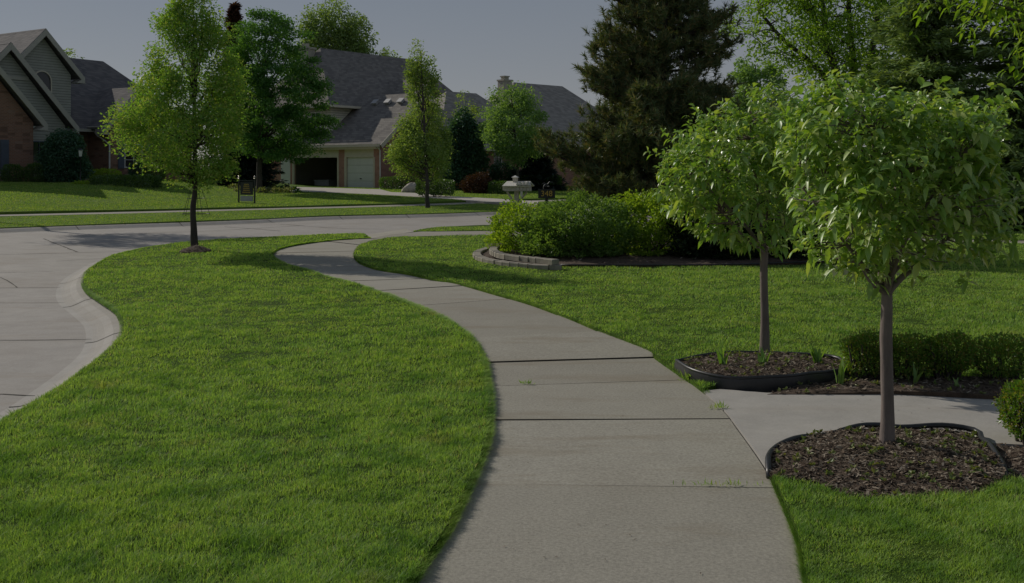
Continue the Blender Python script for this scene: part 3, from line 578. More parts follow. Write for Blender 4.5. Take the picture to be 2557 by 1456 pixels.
def broad_tree(name, label, D, base, prof, fork_y, lmat, bmat, r0, nclus, per, crad, lsize, seed, group=None, shell=.6, limbs=14, flat=.75, top_r=.25, deep=1.0, base_z=None, droop=.25, lead=True, cat="tree", aspect=.55, lobe=.2):
    rng = np.random.default_rng(seed); bx, by = base; bz = float(T(bx, by)) + .02 if base_z is None else base_z
    t = thing(name, label, cat, (bx, by, bz), 0, group); O = np.array((bx, by, bz))
    Cc, out_, ax = crown(prof, D, nclus, rng, shell, deep, lobe); n = nclus * per
    ci = np.repeat(np.arange(nclus), per); P = Cc[ci] + unit(rng.normal(0, 1, (n, 3))) * (rng.uniform(0, 1, (n, 1)) ** .45) * np.array((1, 1, flat)) * crad * 1.55 * rng.uniform(.6, 1.25, (nclus, 1))[ci]
    dr = out_[ci] * .8 + rng.normal(0, .7, (n, 3)) - np.array((0, 0, droop)); ls = lsize * rng.uniform(.65, 1.3, n)
    g = Geo(); leaf_quads(g, P - O, dr, ls, ls * aspect * rng.uniform(.8, 1.2, n), rng); g.build('crown', lmat, t)
    g = Geo(); zf = CAMH + (HZ - fork_y) / FP * D; ztop = Cc[:, 2].max() - crad; topx = ax[np.argmax(Cc[:, 2]), 0]
    fork = np.array((bx + (topx - bx) * .05, by, zf)); tp = np.array((topx, D, ztop)) if lead else fork + np.array((0, 0, .3))
    trunk_mesh(g, [np.zeros(3), (fork - O) * .55 + np.array((rng.normal(0, .02), 0, 0)), fork - O, (fork - O) * .5 + (tp - O) * .5, tp - O] if lead else [np.zeros(3), (fork - O) * .5, fork - O], r0, r0 * (top_r if lead else .8), rng)
    sel = rng.choice(nclus, min(limbs, nclus), replace=False)
    for k in sel:
        c = Cc[k]; f = np.clip((c[2] - zf) / max(ztop - zf, .1) * .75 - .08, 0, .9); st_ = fork + (tp - fork) * f
        limb(g, st_ - O, c - O, r0 * (.55 - .4 * f), r0 * .06, rng)
    g.build('trunk', bmat, t, True); return t
def shrub(name, label, D, prof, lmat, n, lsize, seed, group=None, base_z=None, bx=None, deep=1.0, shell=.35, nst=6, jit=.05, cat="shrub", flat=False, stem=None, upright=.3, clump=0, crad=.12, aspect=.6, stem_r=.012):
    """dense shrub: leaves through the outer shell of its outline, stems inside"""
    rng = np.random.default_rng(seed); yb, l, r = max(prof); x0 = ((l + r) / 2 - CX) / FP * D if bx is None else bx; bz = float(T(x0, D)) + .03 if base_z is None else base_z
    t = thing(name, label, cat, (x0, D, bz), 0, group); O = np.array((x0, D, bz))
    if clump:
        Cc, oc, _ = crown(prof, D, clump, rng, shell, deep); ci = rng.integers(0, clump, n); P = Cc[ci] + unit(rng.normal(0, 1, (n, 3))) * (rng.uniform(0, 1, (n, 1)) ** .45) * crad * 1.6; o = oc[ci]
    else: P, o, _ = crown(prof, D, n, rng, shell, deep); P = P + rng.normal(0, jit, P.shape)
    P[:, 2] = np.maximum(P[:, 2], bz + .02)
    dr = o + rng.normal(0, .6, P.shape) + np.array((0, 0, upright)); ls = lsize * rng.uniform(.6, 1.3, n)
    g = Geo(); leaf_quads(g, P - O, dr, ls, ls * aspect, rng, upbias=.3); g.build('foliage', lmat, t)
    g = Geo(); Q, _, ax = crown(prof, D, nst * 3, rng, .8, deep); hw = (r - l) / 2 / FP * D
    for k in range(nst * 3):
        a = rng.uniform(0, 6.28); b = np.array((math.cos(a), math.sin(a) * deep, 0)) * hw * .3 * rng.uniform(.2, 1); b[2] = -.02
        limb(g, b, Q[k] - O, stem_r, stem_r * .35, rng, .1, 5, 5, -.1)
    g.build('stem', stem or M['barkdark'], t, True); return t
def box_shrub(name, label, cx, cy, w, d, h, z0, lmat, n, lsize, seed, rz=0.0, group=None, rnd=.35, cat="hedge", stems=5, lift=0.06, wob=.02, brown=None):
    """clipped shrub: leaves over a rounded block, twigs within"""
    rng = np.random.default_rng(seed); t = thing(name, label, cat, (cx, cy, z0), rz, group)
    u = rng.normal(0, 1, (n, 3)); e = 2 / max(.12, rnd) if rnd < 1 else 2; u = u / ((np.abs(u) ** e).sum(1) ** (1 / e))[:, None]
    q = np.where(rng.uniform(0, 1, n) < .75, rng.uniform(.9, 1.02, n), rng.uniform(.35, .9, n)); P = u * q[:, None] * np.array((w / 2, d / 2, (h - lift) / 2)) + np.array((0, 0, lift + (h - lift) / 2))
    bump = (vnoise(P[:, 0] + 3 * P[:, 2], P[:, 1] * 2 + seed, .16, 2) - .5) * 2; P = P + u * bump[:, None] * wob * 1.6 + rng.normal(0, wob * .5, P.shape)
    dr = u + rng.normal(0, .6, u.shape) + np.array((0, 0, .2)); ls = lsize * rng.uniform(.6, 1.3, n)
    g = Geo(); leaf_quads(g, P, dr, ls, ls * .62, rng, upbias=.2); g.build('foliage', lmat, t)
    g = Geo()
    for k in range(stems * 4):
        bx = rng.uniform(-.32, .32) * w; by = rng.uniform(-.3, .3) * d; limb(g, (bx, by, -.03), (bx * rng.uniform(1, 2.4), by * rng.uniform(1, 2.4), h * rng.uniform(.5, .9)), .012, .004, rng, .1, 5, 5, 0)
    g.build('branchwork', M['barkdark'], t, True); return t
def spruce(name, label, D, bx, z0, ztop, rmax, lmat, seed, whorls=34, group=None, zlow=.3, sprays=11, blade=.11, droop=.25, power=.8, lean=0.0, cat="tree", tr=.16, by=None):
    """layered conifer: whorls of boughs, each bough a flat fan of needle sprays"""
    rng = np.random.default_rng(seed); by = by or D; t = thing(name, label, cat, (bx, by, z0), 0, group); g = Geo(); gt = Geo(); H = ztop - z0
    gt.tube([(lean * k / 8 * H, 0, H * k / 8 - (.03 if k == 0 else 0)) for k in range(9)], np.linspace(tr, .015, 9), 10, cap=False)
    Ps, Ds, Ls = [], [], []
    for wz in np.linspace(zlow / H, .985, whorls):
        L0 = rmax * (1 - wz) ** power + .12; nb = int(7 + 3 * (1 - wz))
        for b in range(nb):
            a = rng.uniform(0, 6.283); Lb = L0 * rng.uniform(.65, 1.12); z = wz * H + rng.normal(0, .08); d = np.array((math.cos(a), math.sin(a))); s = np.array((-d[1], d[0]))
            ns = max(4, int(sprays * Lb / rmax * 2.2)); tt = np.linspace(.12, 1, ns); dz = -droop * Lb * tt + droop * .75 * Lb * tt ** 2
            cx = lean * z; gt.tube(np.column_stack([cx + d[0] * Lb * tt, d[1] * Lb * tt, z + dz]), np.linspace(.02 * Lb / rmax * 1.6 + .004, .004, ns), 4, cap=False)
            m = 5; T_ = np.repeat(tt, m); sp = rng.uniform(-1, 1, ns * m) * .34 * Lb * (1.05 - T_) + rng.normal(0, .05, ns * m)
            P = np.column_stack([cx + d[0] * Lb * T_ + s[0] * sp, d[1] * Lb * T_ + s[1] * sp, z + np.repeat(dz, m) - np.abs(sp) * .25 + rng.normal(0, .03, ns * m)])
            Ps.append(P); sg = np.sign(sp)[:, None]; Ds.append(np.column_stack([d[0] + sg[:, 0] * s[0] * .7, d[1] + sg[:, 0] * s[1] * .7, np.full(ns * m, -.05)]) + rng.normal(0, .25, (ns * m, 3)))
    P = np.vstack(Ps); Dd = np.vstack(Ds); n = len(P)
    for rep in range(3):
        ls = blade * rng.uniform(.7, 1.5, n) * 1.6; leaf_quads(g, P + rng.normal(0, blade * .35, P.shape), Dd + rng.normal(0, .35, P.shape), ls, ls * .30, rng, .1, 0, .7)
    g.build('crown', lmat, t); gt.build('trunk', M['barkdark'], t, True); return t
def tuft_fan(g, c, d, L_, n, rng, w=.012, spread=.75, mi=0):
    """brush of needles round a shoot"""
    m = len(c); P = np.repeat(c, n, 0); dr = np.repeat(unit(d), n, 0) + rng.normal(0, spread, (m * n, 3)); dr = unit(dr); ls = np.repeat(L_, n) * rng.uniform(.6, 1.15, m * n)
    s = unit(np.cross(dr, rng.normal(0, 1, (m * n, 3)))) * w / 2; P = P + np.repeat(unit(d) * L_[:, None], n, 0) * rng.uniform(-.6, .5, (m * n, 1))
    V = np.stack([P - s, P + s, P + dr * ls[:, None]], 1).reshape(-1, 3); g.add(V, np.arange(m * n * 3).reshape(-1, 3), mi)

# ---- two small weeping-leaf pear trees in the mulch rings
def near_pear(label, base_px, D, prof, fork_px, stems, r0, nshoot, seed, lsz=.095):
    rng = np.random.default_rng(seed); B = PX(*base_px, D); t = thing('ornamental_tree', label, 'tree', tuple(B), 0, 'small ornamental trees in mulch beds'); O = B
    Cc, out_, ax = crown(prof, D, nshoot, rng, .62, .95); zmin, zmax = Cc[:, 2].min(), Cc[:, 2].max(); hh = (Cc[:, 2] - zmin) / (zmax - zmin); kp = rng.uniform(0, 1, nshoot) < .30 + 1.15 * hh; Cc, out_, hh = Cc[kp], out_[kp], hh[kp]; nshoot = len(Cc)
    wh = rng.uniform(0, 1, nshoot) < .10; ctr = np.array((Cc[:, 0].mean(), D, zmin + .35 * (zmax - zmin))); Cc = np.where(wh[:, None], Cc + unit(Cc - ctr + np.array((0, 0, .15))) * rng.uniform(.05, .17, (nshoot, 1)), Cc)
    sd = unit(out_ * (1.0 - .35 * hh)[:, None] + np.array((0, 0, 1.0)) * (hh * 1.1 - .25)[:, None] + rng.normal(0, .28, out_.shape))
    per = 8; k = np.tile(np.arange(per), nshoot); ci = np.repeat(np.arange(nshoot), per); sl_ = rng.uniform(.07, .15, nshoot)
    P = Cc[ci] + sd[ci] * ((k / per - .6) * sl_[ci])[:, None] + rng.normal(0, .008, (len(k), 3))
    ang = k * 2.4 + rng.uniform(0, 6.28, nshoot)[ci]; e1 = unit(np.cross(sd[ci], np.array((.3, .2, .9)))); e2 = np.cross(sd[ci], e1)
    dr = e1 * np.cos(ang)[:, None] + e2 * np.sin(ang)[:, None] + sd[ci] * .55 + np.array((0, 0, .38)) + rng.normal(0, .3, P.shape)
    ln = lsz * rng.uniform(.45, 1.3, len(k)); g = Geo(); leaf_arch(g, P - O, dr, ln, ln * rng.uniform(.42, .56, len(k)), rng.uniform(.15, .8, len(k)), rng); g.build('crown', M['pearleaf'], t, True)
    g = Geo(); f = PX(*fork_px, D); trunk_mesh(g, [np.array((0, 0, -.06)), (f - O) * .33 + np.array((.004, 0, 0)), (f - O) * .7 + np.array((-.003, .003, 0)), f - O], r0, r0 * .86, rng, 16, 1.35, .0035)
    ends = []
    for st_, mid, en, dy, rr in stems:
        a = PX(*st_, D) - O; b = PX(*mid, D) - O + np.array((0, dy * .6, 0)); c = PX(*en, D) - O + np.array((0, dy, 0)); P = smooth_line([a, b, c], .05); g.tube(P, np.linspace(rr, rr * .35, len(P)), 8, cap=False); ends += [P[i] for i in np.linspace(len(P) * .35, len(P) - 1, 6).astype(int)]
    ends = np.array(ends)
    for c in (Cc - O)[rng.choice(nshoot, min(nshoot, 210), replace=False)]:
        j = np.argmin(np.linalg.norm(ends - c, axis=1) + np.maximum(0, ends[:, 2] - c[2]) * 2); limb(g, ends[j], c, .0065, .002, rng, .12, 6, 5, .1)
    g.build('trunk', M['barkpear'], t, True); return t
near_pear('larger round-crowned ornamental tree in the mulch ring beside the sidewalk', (2213, 1136), 5.64,
    [(180, 2095, 2140), (215, 2055, 2190), (245, 2010, 2260), (262, 2000, 2450), (300, 1975, 2490), (350, 1960, 2515), (430, 1960, 2530), (500, 1975, 2520), (560, 1990, 2500), (610, 2000, 2470), (650, 2040, 2390), (685, 2110, 2280), (705, 2160, 2240)], (2216, 735),
    [((2216, 735), (2262, 690), (2440, 540), .05, .020), ((2218, 738), (2240, 640), (2275, 430), .12, .017), ((2215, 738), (2205, 620), (2160, 330), -.1, .018), ((2212, 735), (2165, 706), (2125, 650), -.12, .011), ((2214, 735), (2130, 620), (2020, 470), .12, .014), ((2217, 735), (2270, 680), (2410, 600), .3, .015), ((2215, 735), (2230, 600), (2330, 400), -.28, .014), ((2214, 735), (2190, 600), (2110, 480), .3, .012)], .036, 1550, 21, .068)
near_pear('smaller spreading ornamental tree in the black-edged bed by the lawn', (1908, 897), 8.55,
    [(218, 1900, 1945), (250, 1850, 1985), (285, 1760, 2000), (330, 1710, 2030), (380, 1665, 2050), (430, 1650, 2060), (480, 1650, 2060), (530, 1665, 2050), (570, 1720, 2030), (605, 1800, 2000), (625, 1850, 1960)], (1908, 630),
    [((1908, 632), (1860, 560), (1740, 440), .05, .020), ((1908, 632), (1900, 520), (1880, 300), .12, .020), ((1908, 632), (1950, 560), (2020, 420), -.1, .018), ((1908, 632), (1850, 590), (1790, 530), -.25, .014), ((1908, 632), (1930, 520), (1960, 340), .3, .014)], .038, 1350, 22, .073)

# ---- street tree on the near lawn
bx, by = G(487, 623, .03)
broad_tree('street_tree', 'airy young street tree with bronze-tipped leaves on the lawn by the road corner', by, (bx, by),
    [(-70, 455, 510), (0, 430, 530), (60, 400, 555), (120, 388, 572), (180, 382, 586), (240, 340, 598), (300, 308, 610), (350, 312, 612), (400, 350, 592), (435, 410, 555), (456, 455, 510)], 455, M['streetleaf'], M['barkdark'], .064, 300, 160, .20, .062, 31, None, .62, 40, .8, .16, 1.0, None, .2, lobe=.1)

# ---- trees beyond the road
broad_tree('maple_tree', 'dark green layered maple between the two brick houses across the road', 55, (-13.9, 55),
    [(25, 630, 690), (70, 590, 760), (120, 575, 760), (180, 570, 800), (220, 575, 815), (300, 580, 815), (350, 600, 800), (400, 640, 760)], 410, M['maple'], M['barkdark'], .16, 260, 190, .46, .15, 32, None, .6, 30, .45)
broad_tree('tree', 'tall hazy tree rising behind the garage house roof', 96, (-15.5, 96),
    [(5, 800, 850), (40, 770, 900), (80, 750, 925), (120, 745, 950), (170, 750, 985), (220, 770, 1000), (280, 780, 1005)], 270, M['cottonwood'], M['barkdark'], .35, 260, 150, .65, .28, 33, None, .7, 24, 1.2, .25, .6, None, .2, False)
broad_tree('street_tree', 'narrow tall street tree in front of the garage house driveway', 43.5, G(1068, 517, .05),
    [(118, 1044, 1056), (150, 1028, 1072), (190, 1022, 1084), (235, 1018, 1092), (300, 1002, 1106), (350, 978, 1118), (395, 958, 1128), (420, 970, 1120), (434, 1030, 1095)], 452, M['pear2'], M['barkdark'], .085, 150, 140, .27, .11, 34, None, .6, 36, 1.2, .2)
broad_tree('maple_tree', 'bright green round maple in front of the brick house with the chimney', 62, (.35, 62),
    [(215, 1260, 1290), (240, 1235, 1330), (280, 1205, 1355), (320, 1200, 1368), (350, 1205, 1368), (380, 1225, 1350), (402, 1270, 1330)], 400, M['limemaple'], M['barkdark'], .11, 110, 165, .42, .16, 35, None, .6, 26, .8)
broad_tree('tree', 'small bright tree seen between the big pine and the multi-stemmed tree', 58, (13.9, 58),
    [(130, 1870, 1900), (170, 1840, 1940), (220, 1820, 1965), (280, 1815, 1975), (380, 1830, 1960)], 380, M['limemaple'], M['barkdark'], .12, 150, 90, .40, .2, 36)
broad_tree('tree', 'sparse thin birch behind the dark conical evergreen', 68, (-3.0, 68),
    [(225, 1150, 1165), (260, 1130, 1195), (300, 1120, 1205), (360, 1130, 1195)], 390, M['pear2'], M['birch'], .07, 70, 22, .28, .16, 37)
broad_tree('tree', 'little tree top poking above the siding house roof', 82, (-37, 82),
    [(108, 148, 154), (120, 140, 165), (160, 120, 190), (260, 110, 200)], 300, M['cottonwood'], M['barkdark'], .15, 60, 40, .5, .3, 38)
spruce('tree', 'reddish pointed tree top behind the dark layered maple', 80, -22.2, .9, 1.6 + 418 * 80 / 2500, 1.5, M['purple'], 39, 26, None, 3.0, 9, .22, .1, .8)
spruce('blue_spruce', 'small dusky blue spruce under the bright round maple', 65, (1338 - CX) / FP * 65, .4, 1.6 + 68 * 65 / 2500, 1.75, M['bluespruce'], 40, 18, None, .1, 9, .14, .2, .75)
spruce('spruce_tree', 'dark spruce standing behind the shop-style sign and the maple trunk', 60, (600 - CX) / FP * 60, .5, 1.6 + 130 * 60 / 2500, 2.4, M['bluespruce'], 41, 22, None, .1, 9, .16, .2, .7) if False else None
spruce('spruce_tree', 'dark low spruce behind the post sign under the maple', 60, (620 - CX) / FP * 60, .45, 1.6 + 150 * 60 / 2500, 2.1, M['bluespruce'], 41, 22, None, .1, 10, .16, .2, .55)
shrub('evergreen_tree', 'broad dark conical evergreen between the garage house and the chimney house', 64, [(275, 1150, 1165), (310, 1125, 1185), (350, 1112, 1200), (400, 1110, 1208), (462, 1115, 1205)], M['arbor'], 16000, .2, 42, None, .4, None, 1, .4, 5, .12, 'tree', upright=-.3, stem=M['birch'])

# ---- big pine in the shrub bed
def pine():
    rng = np.random.default_rng(50); D = 21.0; bx = (1655 - CX) / FP * D; t = thing('pine_tree', 'big brown-green pine with ragged boughs behind the shrub bed', 'tree', (bx, D, .1)); O = np.array((bx, D, .1))
    prof = [(-190, 1540, 1720), (-100, 1500, 1765), (0, 1465, 1800), (70, 1485, 1812), (140, 1470, 1815), (200, 1475, 1822), (240, 1445, 1828), (300, 1450, 1832), (350, 1430, 1840), (400, 1375, 1845), (435, 1378, 1835), (460, 1400, 1830), (520, 1410, 1820), (570, 1440, 1790)]
    A = np.array([((HZ - y) / FP * D + CAMH, (l - CX) / FP * D - bx, (r - CX) / FP * D - bx) for y, l, r in sorted(prof, key=lambda q: -q[0])])
    gt = Geo(); ztop = A[-1, 0]; gt.tube([(0.02 * math.sin(k), 0, ztop * k / 9 - .1) for k in range(10)], np.linspace(.19, .05, 10), 12, cap=False); Cs, Ds = [], []
    for z in np.arange(.55, ztop - .2, .23):
        for b in range(rng.integers(5, 8) + (5 if z < 2.9 else 0)):
            a = rng.uniform(0, 6.283); d = np.array((math.cos(a), math.sin(a))); lo, hi = np.interp(z + .35, A[:, 0], A[:, 1]), np.interp(z + .35, A[:, 0], A[:, 2]); Lb = (-lo if d[0] < 0 else hi); Lb = (abs(d[0]) * Lb + (1 - abs(d[0])) * (hi - lo) / 2) * rng.uniform(.62, 1.12)
            tt = np.linspace(0, 1, 9); P = np.column_stack([d[0] * Lb * tt, d[1] * Lb * tt, z + .10 * Lb * tt + .16 * Lb * tt ** 2 + rng.normal(0, .02, 9)]); gt.tube(P, np.linspace(.045 * Lb / 1.8, .008, 9), 5, cap=False)
            for q in range(int(20 + 21 * Lb)):
                u = rng.uniform(.16, 1.0) ** .72; p = np.array([np.interp(u, tt, P[:, j]) for j in range(3)]); off = rng.normal(0, .20, 3) * np.array((1, 1, .6)) * (.5 + .8 * (1.1 - u)); e = p + off + np.array((0, 0, .07))
                if q % 3 == 0: gt.tube([p - np.array((*d, 0)) * .12, (p + e) / 2, e], (.007, .005, .003), 4, cap=False)
                Cs.append(e); Ds.append(np.array((d[0] * .6, d[1] * .6, .75)) + rng.normal(0, .35, 3))
    Cs = np.array(Cs); Ds = np.array(Ds); g = Geo(); tuft_fan(g, Cs, Ds, rng.uniform(.11, .18, len(Cs)), 40, rng, .019, .75); g.build('crown', M['needle'], t)
    g = Geo(); k = rng.choice(len(Cs), 420, replace=False); leaf_quads(g, Cs[k], Ds[k] * .3 + np.array((0, 0, 1.0)), rng.uniform(.05, .10, 420), np.full(420, .026), rng, .3); g.build('candles', M['cone'], t)['kind'] = 'stuff'
    gt.build('trunk', M['barkdark'], t, True)
pine()

# ---- multi-stemmed ash and the conifers behind the right-hand pear trees
def ash():
    rng = np.random.default_rng(60); D = 38.0; B = np.array(((2110 - CX) / FP * D, D, 0.0)); t = thing('tree', 'tall multi-stemmed tree with airy leaves beside the big pine', 'tree', tuple(B)); g = Geo()
    rows = [[(2115, 575), (2112, 400), (2090, 200), (2060, 60), (2045, -120)], [(2120, 575), (2135, 350), (2145, 180), (2140, 20), (2150, -150)], [(2118, 575), (2140, 300), (2165, 150), (2185, 0), (2215, -140)], [(2112, 575), (2100, 330), (2062, 190), (1960, 95), (1900, 20)], [(2112, 575), (2098, 260), (2050, 120), (1990, -20), (1960, -140)]]
    ends = []
    for i, rr in enumerate(rows):
        dy = (0, 1.2, -.8, .4, -1.2)[i]; P = smooth_line([PX(x, y, D) - B + np.array((0, dy * k / 4, 0)) for k, (x, y) in enumerate(rr)], .35); g.tube(P, np.linspace(.22 if i < 3 else .17, .055, len(P)), 9, cap=False); ends += list(P[len(P) // 2:])
    ends = np.array(ends)
    Cc, o, ax = crown([(-220, 1950, 2250), (-120, 1860, 2290), (-40, 1835, 2310), (30, 1830, 2310), (90, 1850, 2300), (140, 1890, 2290), (190, 1960, 2250), (225, 2040, 2200)], D, 520, rng, .75, .8)
    keep = rng.uniform(0, 1, 520) < .9; Cc, o = Cc[keep], o[keep]; n = len(Cc); ci = np.repeat(np.arange(n), 60); P = Cc[ci] + rng.normal(0, 1, (len(ci), 3)) * np.array((.30, .30, .20)); dr = o[ci] * .5 + rng.normal(0, .7, P.shape) - np.array((0, 0, .2)); ls = rng.uniform(.10, .20, len(ci))
    gl = Geo(); leaf_quads(gl, P - B, dr, ls, ls * .5, rng); gl.build('crown', M['ash'], t)
    for c in (Cc - B)[::2]:
        j = np.argmin(np.linalg.norm(ends - c, axis=1) + 2 * np.maximum(0, ends[:, 2] - c[2] + .3)); limb(g, ends[j], c, .03, .006, rng, .15, 6, 5, .1)
    g.build('trunk', M['barkdark'], t, True)
ash()
spruce('spruce_tree', 'tall layered green spruce behind the larger ornamental tree', 29, (2330 - CX) / FP * 29, .05, 8.6, 2.75, M['spruce'], 61, 38, None, .25, 12, .13, .22, .62)
spruce('spruce_tree', 'near-black spruce at the far right edge behind the lawn strip', 27.5, (2590 - CX) / FP * 27.5, .05, 7.8, 2.5, M['spruce'], 62, 36, None, .1, 12, .13, .22, .5)
spruce('spruce_tree', 'dark spruce filling the gap between the multi-stemmed tree and the shrub bed', 33, (2010 - CX) / FP * 33, .05, 3.6, 2.6, M['spruce'], 63, 20, None, .1, 12, .14, .2, .45)
def overhang():
    rng = np.random.default_rng(64); B = np.array((7.6, 9.5, 0.0)); t = thing('tree', 'overhanging branches with long hanging leaves in the top right corner', 'tree', tuple(B)); g = Geo()
    g.tube([(0, 0, -.1), (.02, 0, 1.2), (-.03, .05, 2.4), (-.05, 0, 3.6), (-.1, .1, 5.0)], (.17, .14, .12, .10, .05), 12, cap=False); D = 9.5
    Cc, o, _ = crown([(-260, 2400, 3000), (-150, 2330, 3050), (-60, 2290, 3100), (0, 2310, 3100), (40, 2380, 3050), (85, 2455, 3000), (130, 2500, 2950), (190, 2540, 2900)], D, 520, rng, .8, .7)
    n = len(Cc); per = 9; ci = np.repeat(np.arange(n), per); P = Cc[ci] + rng.normal(0, 1, (len(ci), 3)) * np.array((.12, .12, .14)); dr = o[ci] * .4 + rng.normal(0, .7, P.shape) + np.array((0, 0, .05)); ln = rng.uniform(.06, .12, len(ci))
    gl = Geo(); leaf_arch(gl, P - B, dr, ln, ln * .42, rng.uniform(.2, .9, len(ci)), rng); gl.build('crown', M['ash'], t, True)
    for c in (Cc - B)[::4]:
        z = min(4.2, max(1.9, c[2] - .6)); limb(g, (-.05, 0, z), c, .03, .005, rng, .12, 7, 5, .15)
    g.build('trunk', M['bark'], t, True)
overhang()
broad_tree('street_tree', 'street tree past the left edge whose shadow falls across the road', 33.5, (-19.3, 33.5), [(45, -220, -90), (0, -280, -40), (-60, -300, -25), (-120, -300, -25), (-190, -240, -80)], 60, M['streetleaf'], M['barkdark'], .12, 130, 60, .4, .14, 65)

# ---- shrubs in the bed with the low stone wall
bz = .1
shrub('yellow_shrub', 'yellow-green rounded shrub at the left end of the shrub bed', 18.9, [(510, 1262, 1330), (530, 1236, 1400), (560, 1224, 1410), (600, 1230, 1400), (634, 1245, 1380)], M['limebush'], 8000, .055, 70, 'shrubs in the walled bed', bz, None, 1, .5, 7, .04, clump=260, crad=.075)
shrub('sage_shrub', 'large soft grey-green shrub in the middle of the shrub bed', 18.2, [(490, 1430, 1490), (503, 1405, 1540), (524, 1335, 1572), (545, 1306, 1578), (570, 1298, 1585), (620, 1312, 1575), (652, 1328, 1555)], M['greybush'], 26000, .055, 71, 'shrubs in the walled bed', bz, None, 1, .5, 10, .04, clump=560, crad=.08)
shrub('green_shrub', 'vivid green leafy shrub to the right of the grey-green shrub', 18.35, [(483, 1590, 1665), (500, 1545, 1725), (530, 1520, 1745), (570, 1505, 1750), (615, 1528, 1740), (650, 1545, 1725)], M['limebush'], 11000, .065, 72, 'shrubs in the walled bed', bz, None, 1, .5, 8, .05, clump=330, crad=.09)
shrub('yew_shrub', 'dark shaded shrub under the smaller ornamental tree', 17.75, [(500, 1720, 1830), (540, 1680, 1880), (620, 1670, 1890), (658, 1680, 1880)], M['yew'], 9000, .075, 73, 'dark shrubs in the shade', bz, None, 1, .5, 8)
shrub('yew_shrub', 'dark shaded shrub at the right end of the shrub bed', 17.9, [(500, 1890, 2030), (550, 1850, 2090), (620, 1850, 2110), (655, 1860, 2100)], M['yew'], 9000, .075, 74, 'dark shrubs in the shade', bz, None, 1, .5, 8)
shrub('ground_plant', 'small blue-green plant on the stone wall', 17.6, [(603, 1495 - 15, 1520), (618, 1488, 1528), (630, 1495, 1520)], M['iris'], 180, .06, 75, None, .18, None, 1, .6, 2, .02, 'plant')

# ---- clipped boxwoods and the iris clumps by the path
def gb(x, y): return G(x, y, .03)
bxs = [((2180, 945), 104, 92, 'rounded boxwood beside the larger ornamental trunk, lime-topped and turning brown'), ((2288, 950), 116, 92, 'left lobe of the clipped boxwood hedge behind the path'), ((2384, 952), 104, 94, 'middle boxwood of the clipped row behind the path'), ((2540, 958), 165, 96, 'right boxwood of the clipped row, cut by the picture edge')]
for i, (p, wpx, hpx, lb) in enumerate(bxs):
    x, y = gb(*p); k = y / FP; box_shrub('boxwood', lb, x, y + wpx * k * .38, wpx * k * .93, wpx * k * .85, hpx * k, .04, M['boxwood'] if i else M['boxwood'], 5200, .021, 80 + i, 0, 'boxwoods in the path bed', .5, 'shrub', 4, .04, .026)
x, y = gb(2572, 1108); k = y / FP
box_shrub('boxwood', 'bushy boxwood at the right edge in front of the path', x + .10, y + .12, 150 * k, 150 * k, 140 * k, .03, M['boxwood'], 6500, .02, 85, 0, 'boxwoods in the path bed', .75, 'shrub', 5, .01, .02)
def iris(label, px, D, h, n, seed, spread=.6, z=.07):
    rng = np.random.default_rng(seed); B = PX(*px, D); t = Geo()
    for k in range(n):
        a = rng.uniform(0, 6.28); l = h * rng.uniform(.65, 1.1); ln = spread * rng.uniform(.1, 1) * l; wd = .034 * rng.uniform(.7, 1.2); b = np.array((rng.normal(0, .02), rng.normal(0, .015), .02)); tt = np.array((0, .3, .65, 1)); d = np.array((math.cos(a), .5 * math.sin(a), 0)); s = np.array((math.cos(a + .9), math.sin(a + .9), 0))
        mid = b + d * (ln * tt ** 1.6)[:, None] + np.array((0, 0, 1.0)) * (l * tt * (1 - .12 * tt))[:, None]; w_ = wd * np.array((.6, 1, .8, .04))
        V = np.vstack([mid + s * w_[:, None] / 2, mid - s * w_[:, None] / 2]); t.add(V, [(i, i + 1, 5 + i, 4 + i) for i in range(3)])
    o = t.build('iris_plant', M['iris']); o.location = B; tag(o, label, 'plant', 'young iris plants by the path')
iris('fan of iris leaves leaning left in the black-edged bed', (1805, 932), 7.75, .21, 8, 90)
iris('narrow iris leaves in front of the smaller ornamental tree trunk', (1905, 934), 7.72, .20, 6, 91)
iris('broad clump of iris leaves at the right of the black-edged bed', (2045, 925), 7.85, .23, 11, 92)
iris('upright iris plant just outside the bed edging by the path', (2090, 965), 7.4, .22, 7, 93, .4)
iris('drooping iris leaf in front of the boxwood row', (2285, 970), 7.38, .19, 4, 94, 1.1)
iris('small tulip-like leaf at the path edge under the boxwoods', (2385, 978), 7.25, .09, 3, 95, .9)
def seedlings(poly, zf, n, seed, label):
    rng = np.random.default_rng(seed); xs = [p[0] for p in poly]; ys = [p[1] for p in poly]; x = rng.uniform(min(xs), min(max(xs), 4.4), n * 4); y = rng.uniform(min(ys), max(ys), n * 4); k = inside(poly, x, y); x, y = x[k][:n], y[k][:n]; n = len(x); m = 7
    P = np.repeat(np.column_stack([x, y, zf(x, y) + .012]), m, 0); dr = rng.normal(0, 1, (n * m, 3)); dr[:, 2] = np.abs(dr[:, 2]) * .8; ls = rng.uniform(.012, .035, n * m); g = Geo(); leaf_quads(g, P, dr, ls, ls * .6, rng); tag(g.build('weeds', M['seedling']), kind='stuff')
seedlings(bA, zA, 130, 96, ''); seedlings(bB, zB, 90, 97, ''); seedlings(BEDC, zC, 70, 98, ''); seedlings(BEDD, zD, 40, 99, '')
def weed(label, px, n, h, spreadx, seed):
    rng = np.random.default_rng(seed); x, y = G(*px); g = Geo(); P = np.column_stack([rng.normal(0, spreadx, n), rng.normal(0, .010, n), np.zeros(n)]); dr = rng.normal(0, .7, (n, 3)); dr[:, 2] = np.abs(dr[:, 2]) + .5; ls = h * rng.uniform(.5, 1.3, n); leaf_quads(g, P, dr, ls, ls * .16, rng); o = g.build('weed', M['grass']); o.location = (x, y, 0); tag(o, label, 'weed', 'weeds in the pavement joints', 'stuff' if spreadx > .06 else None)
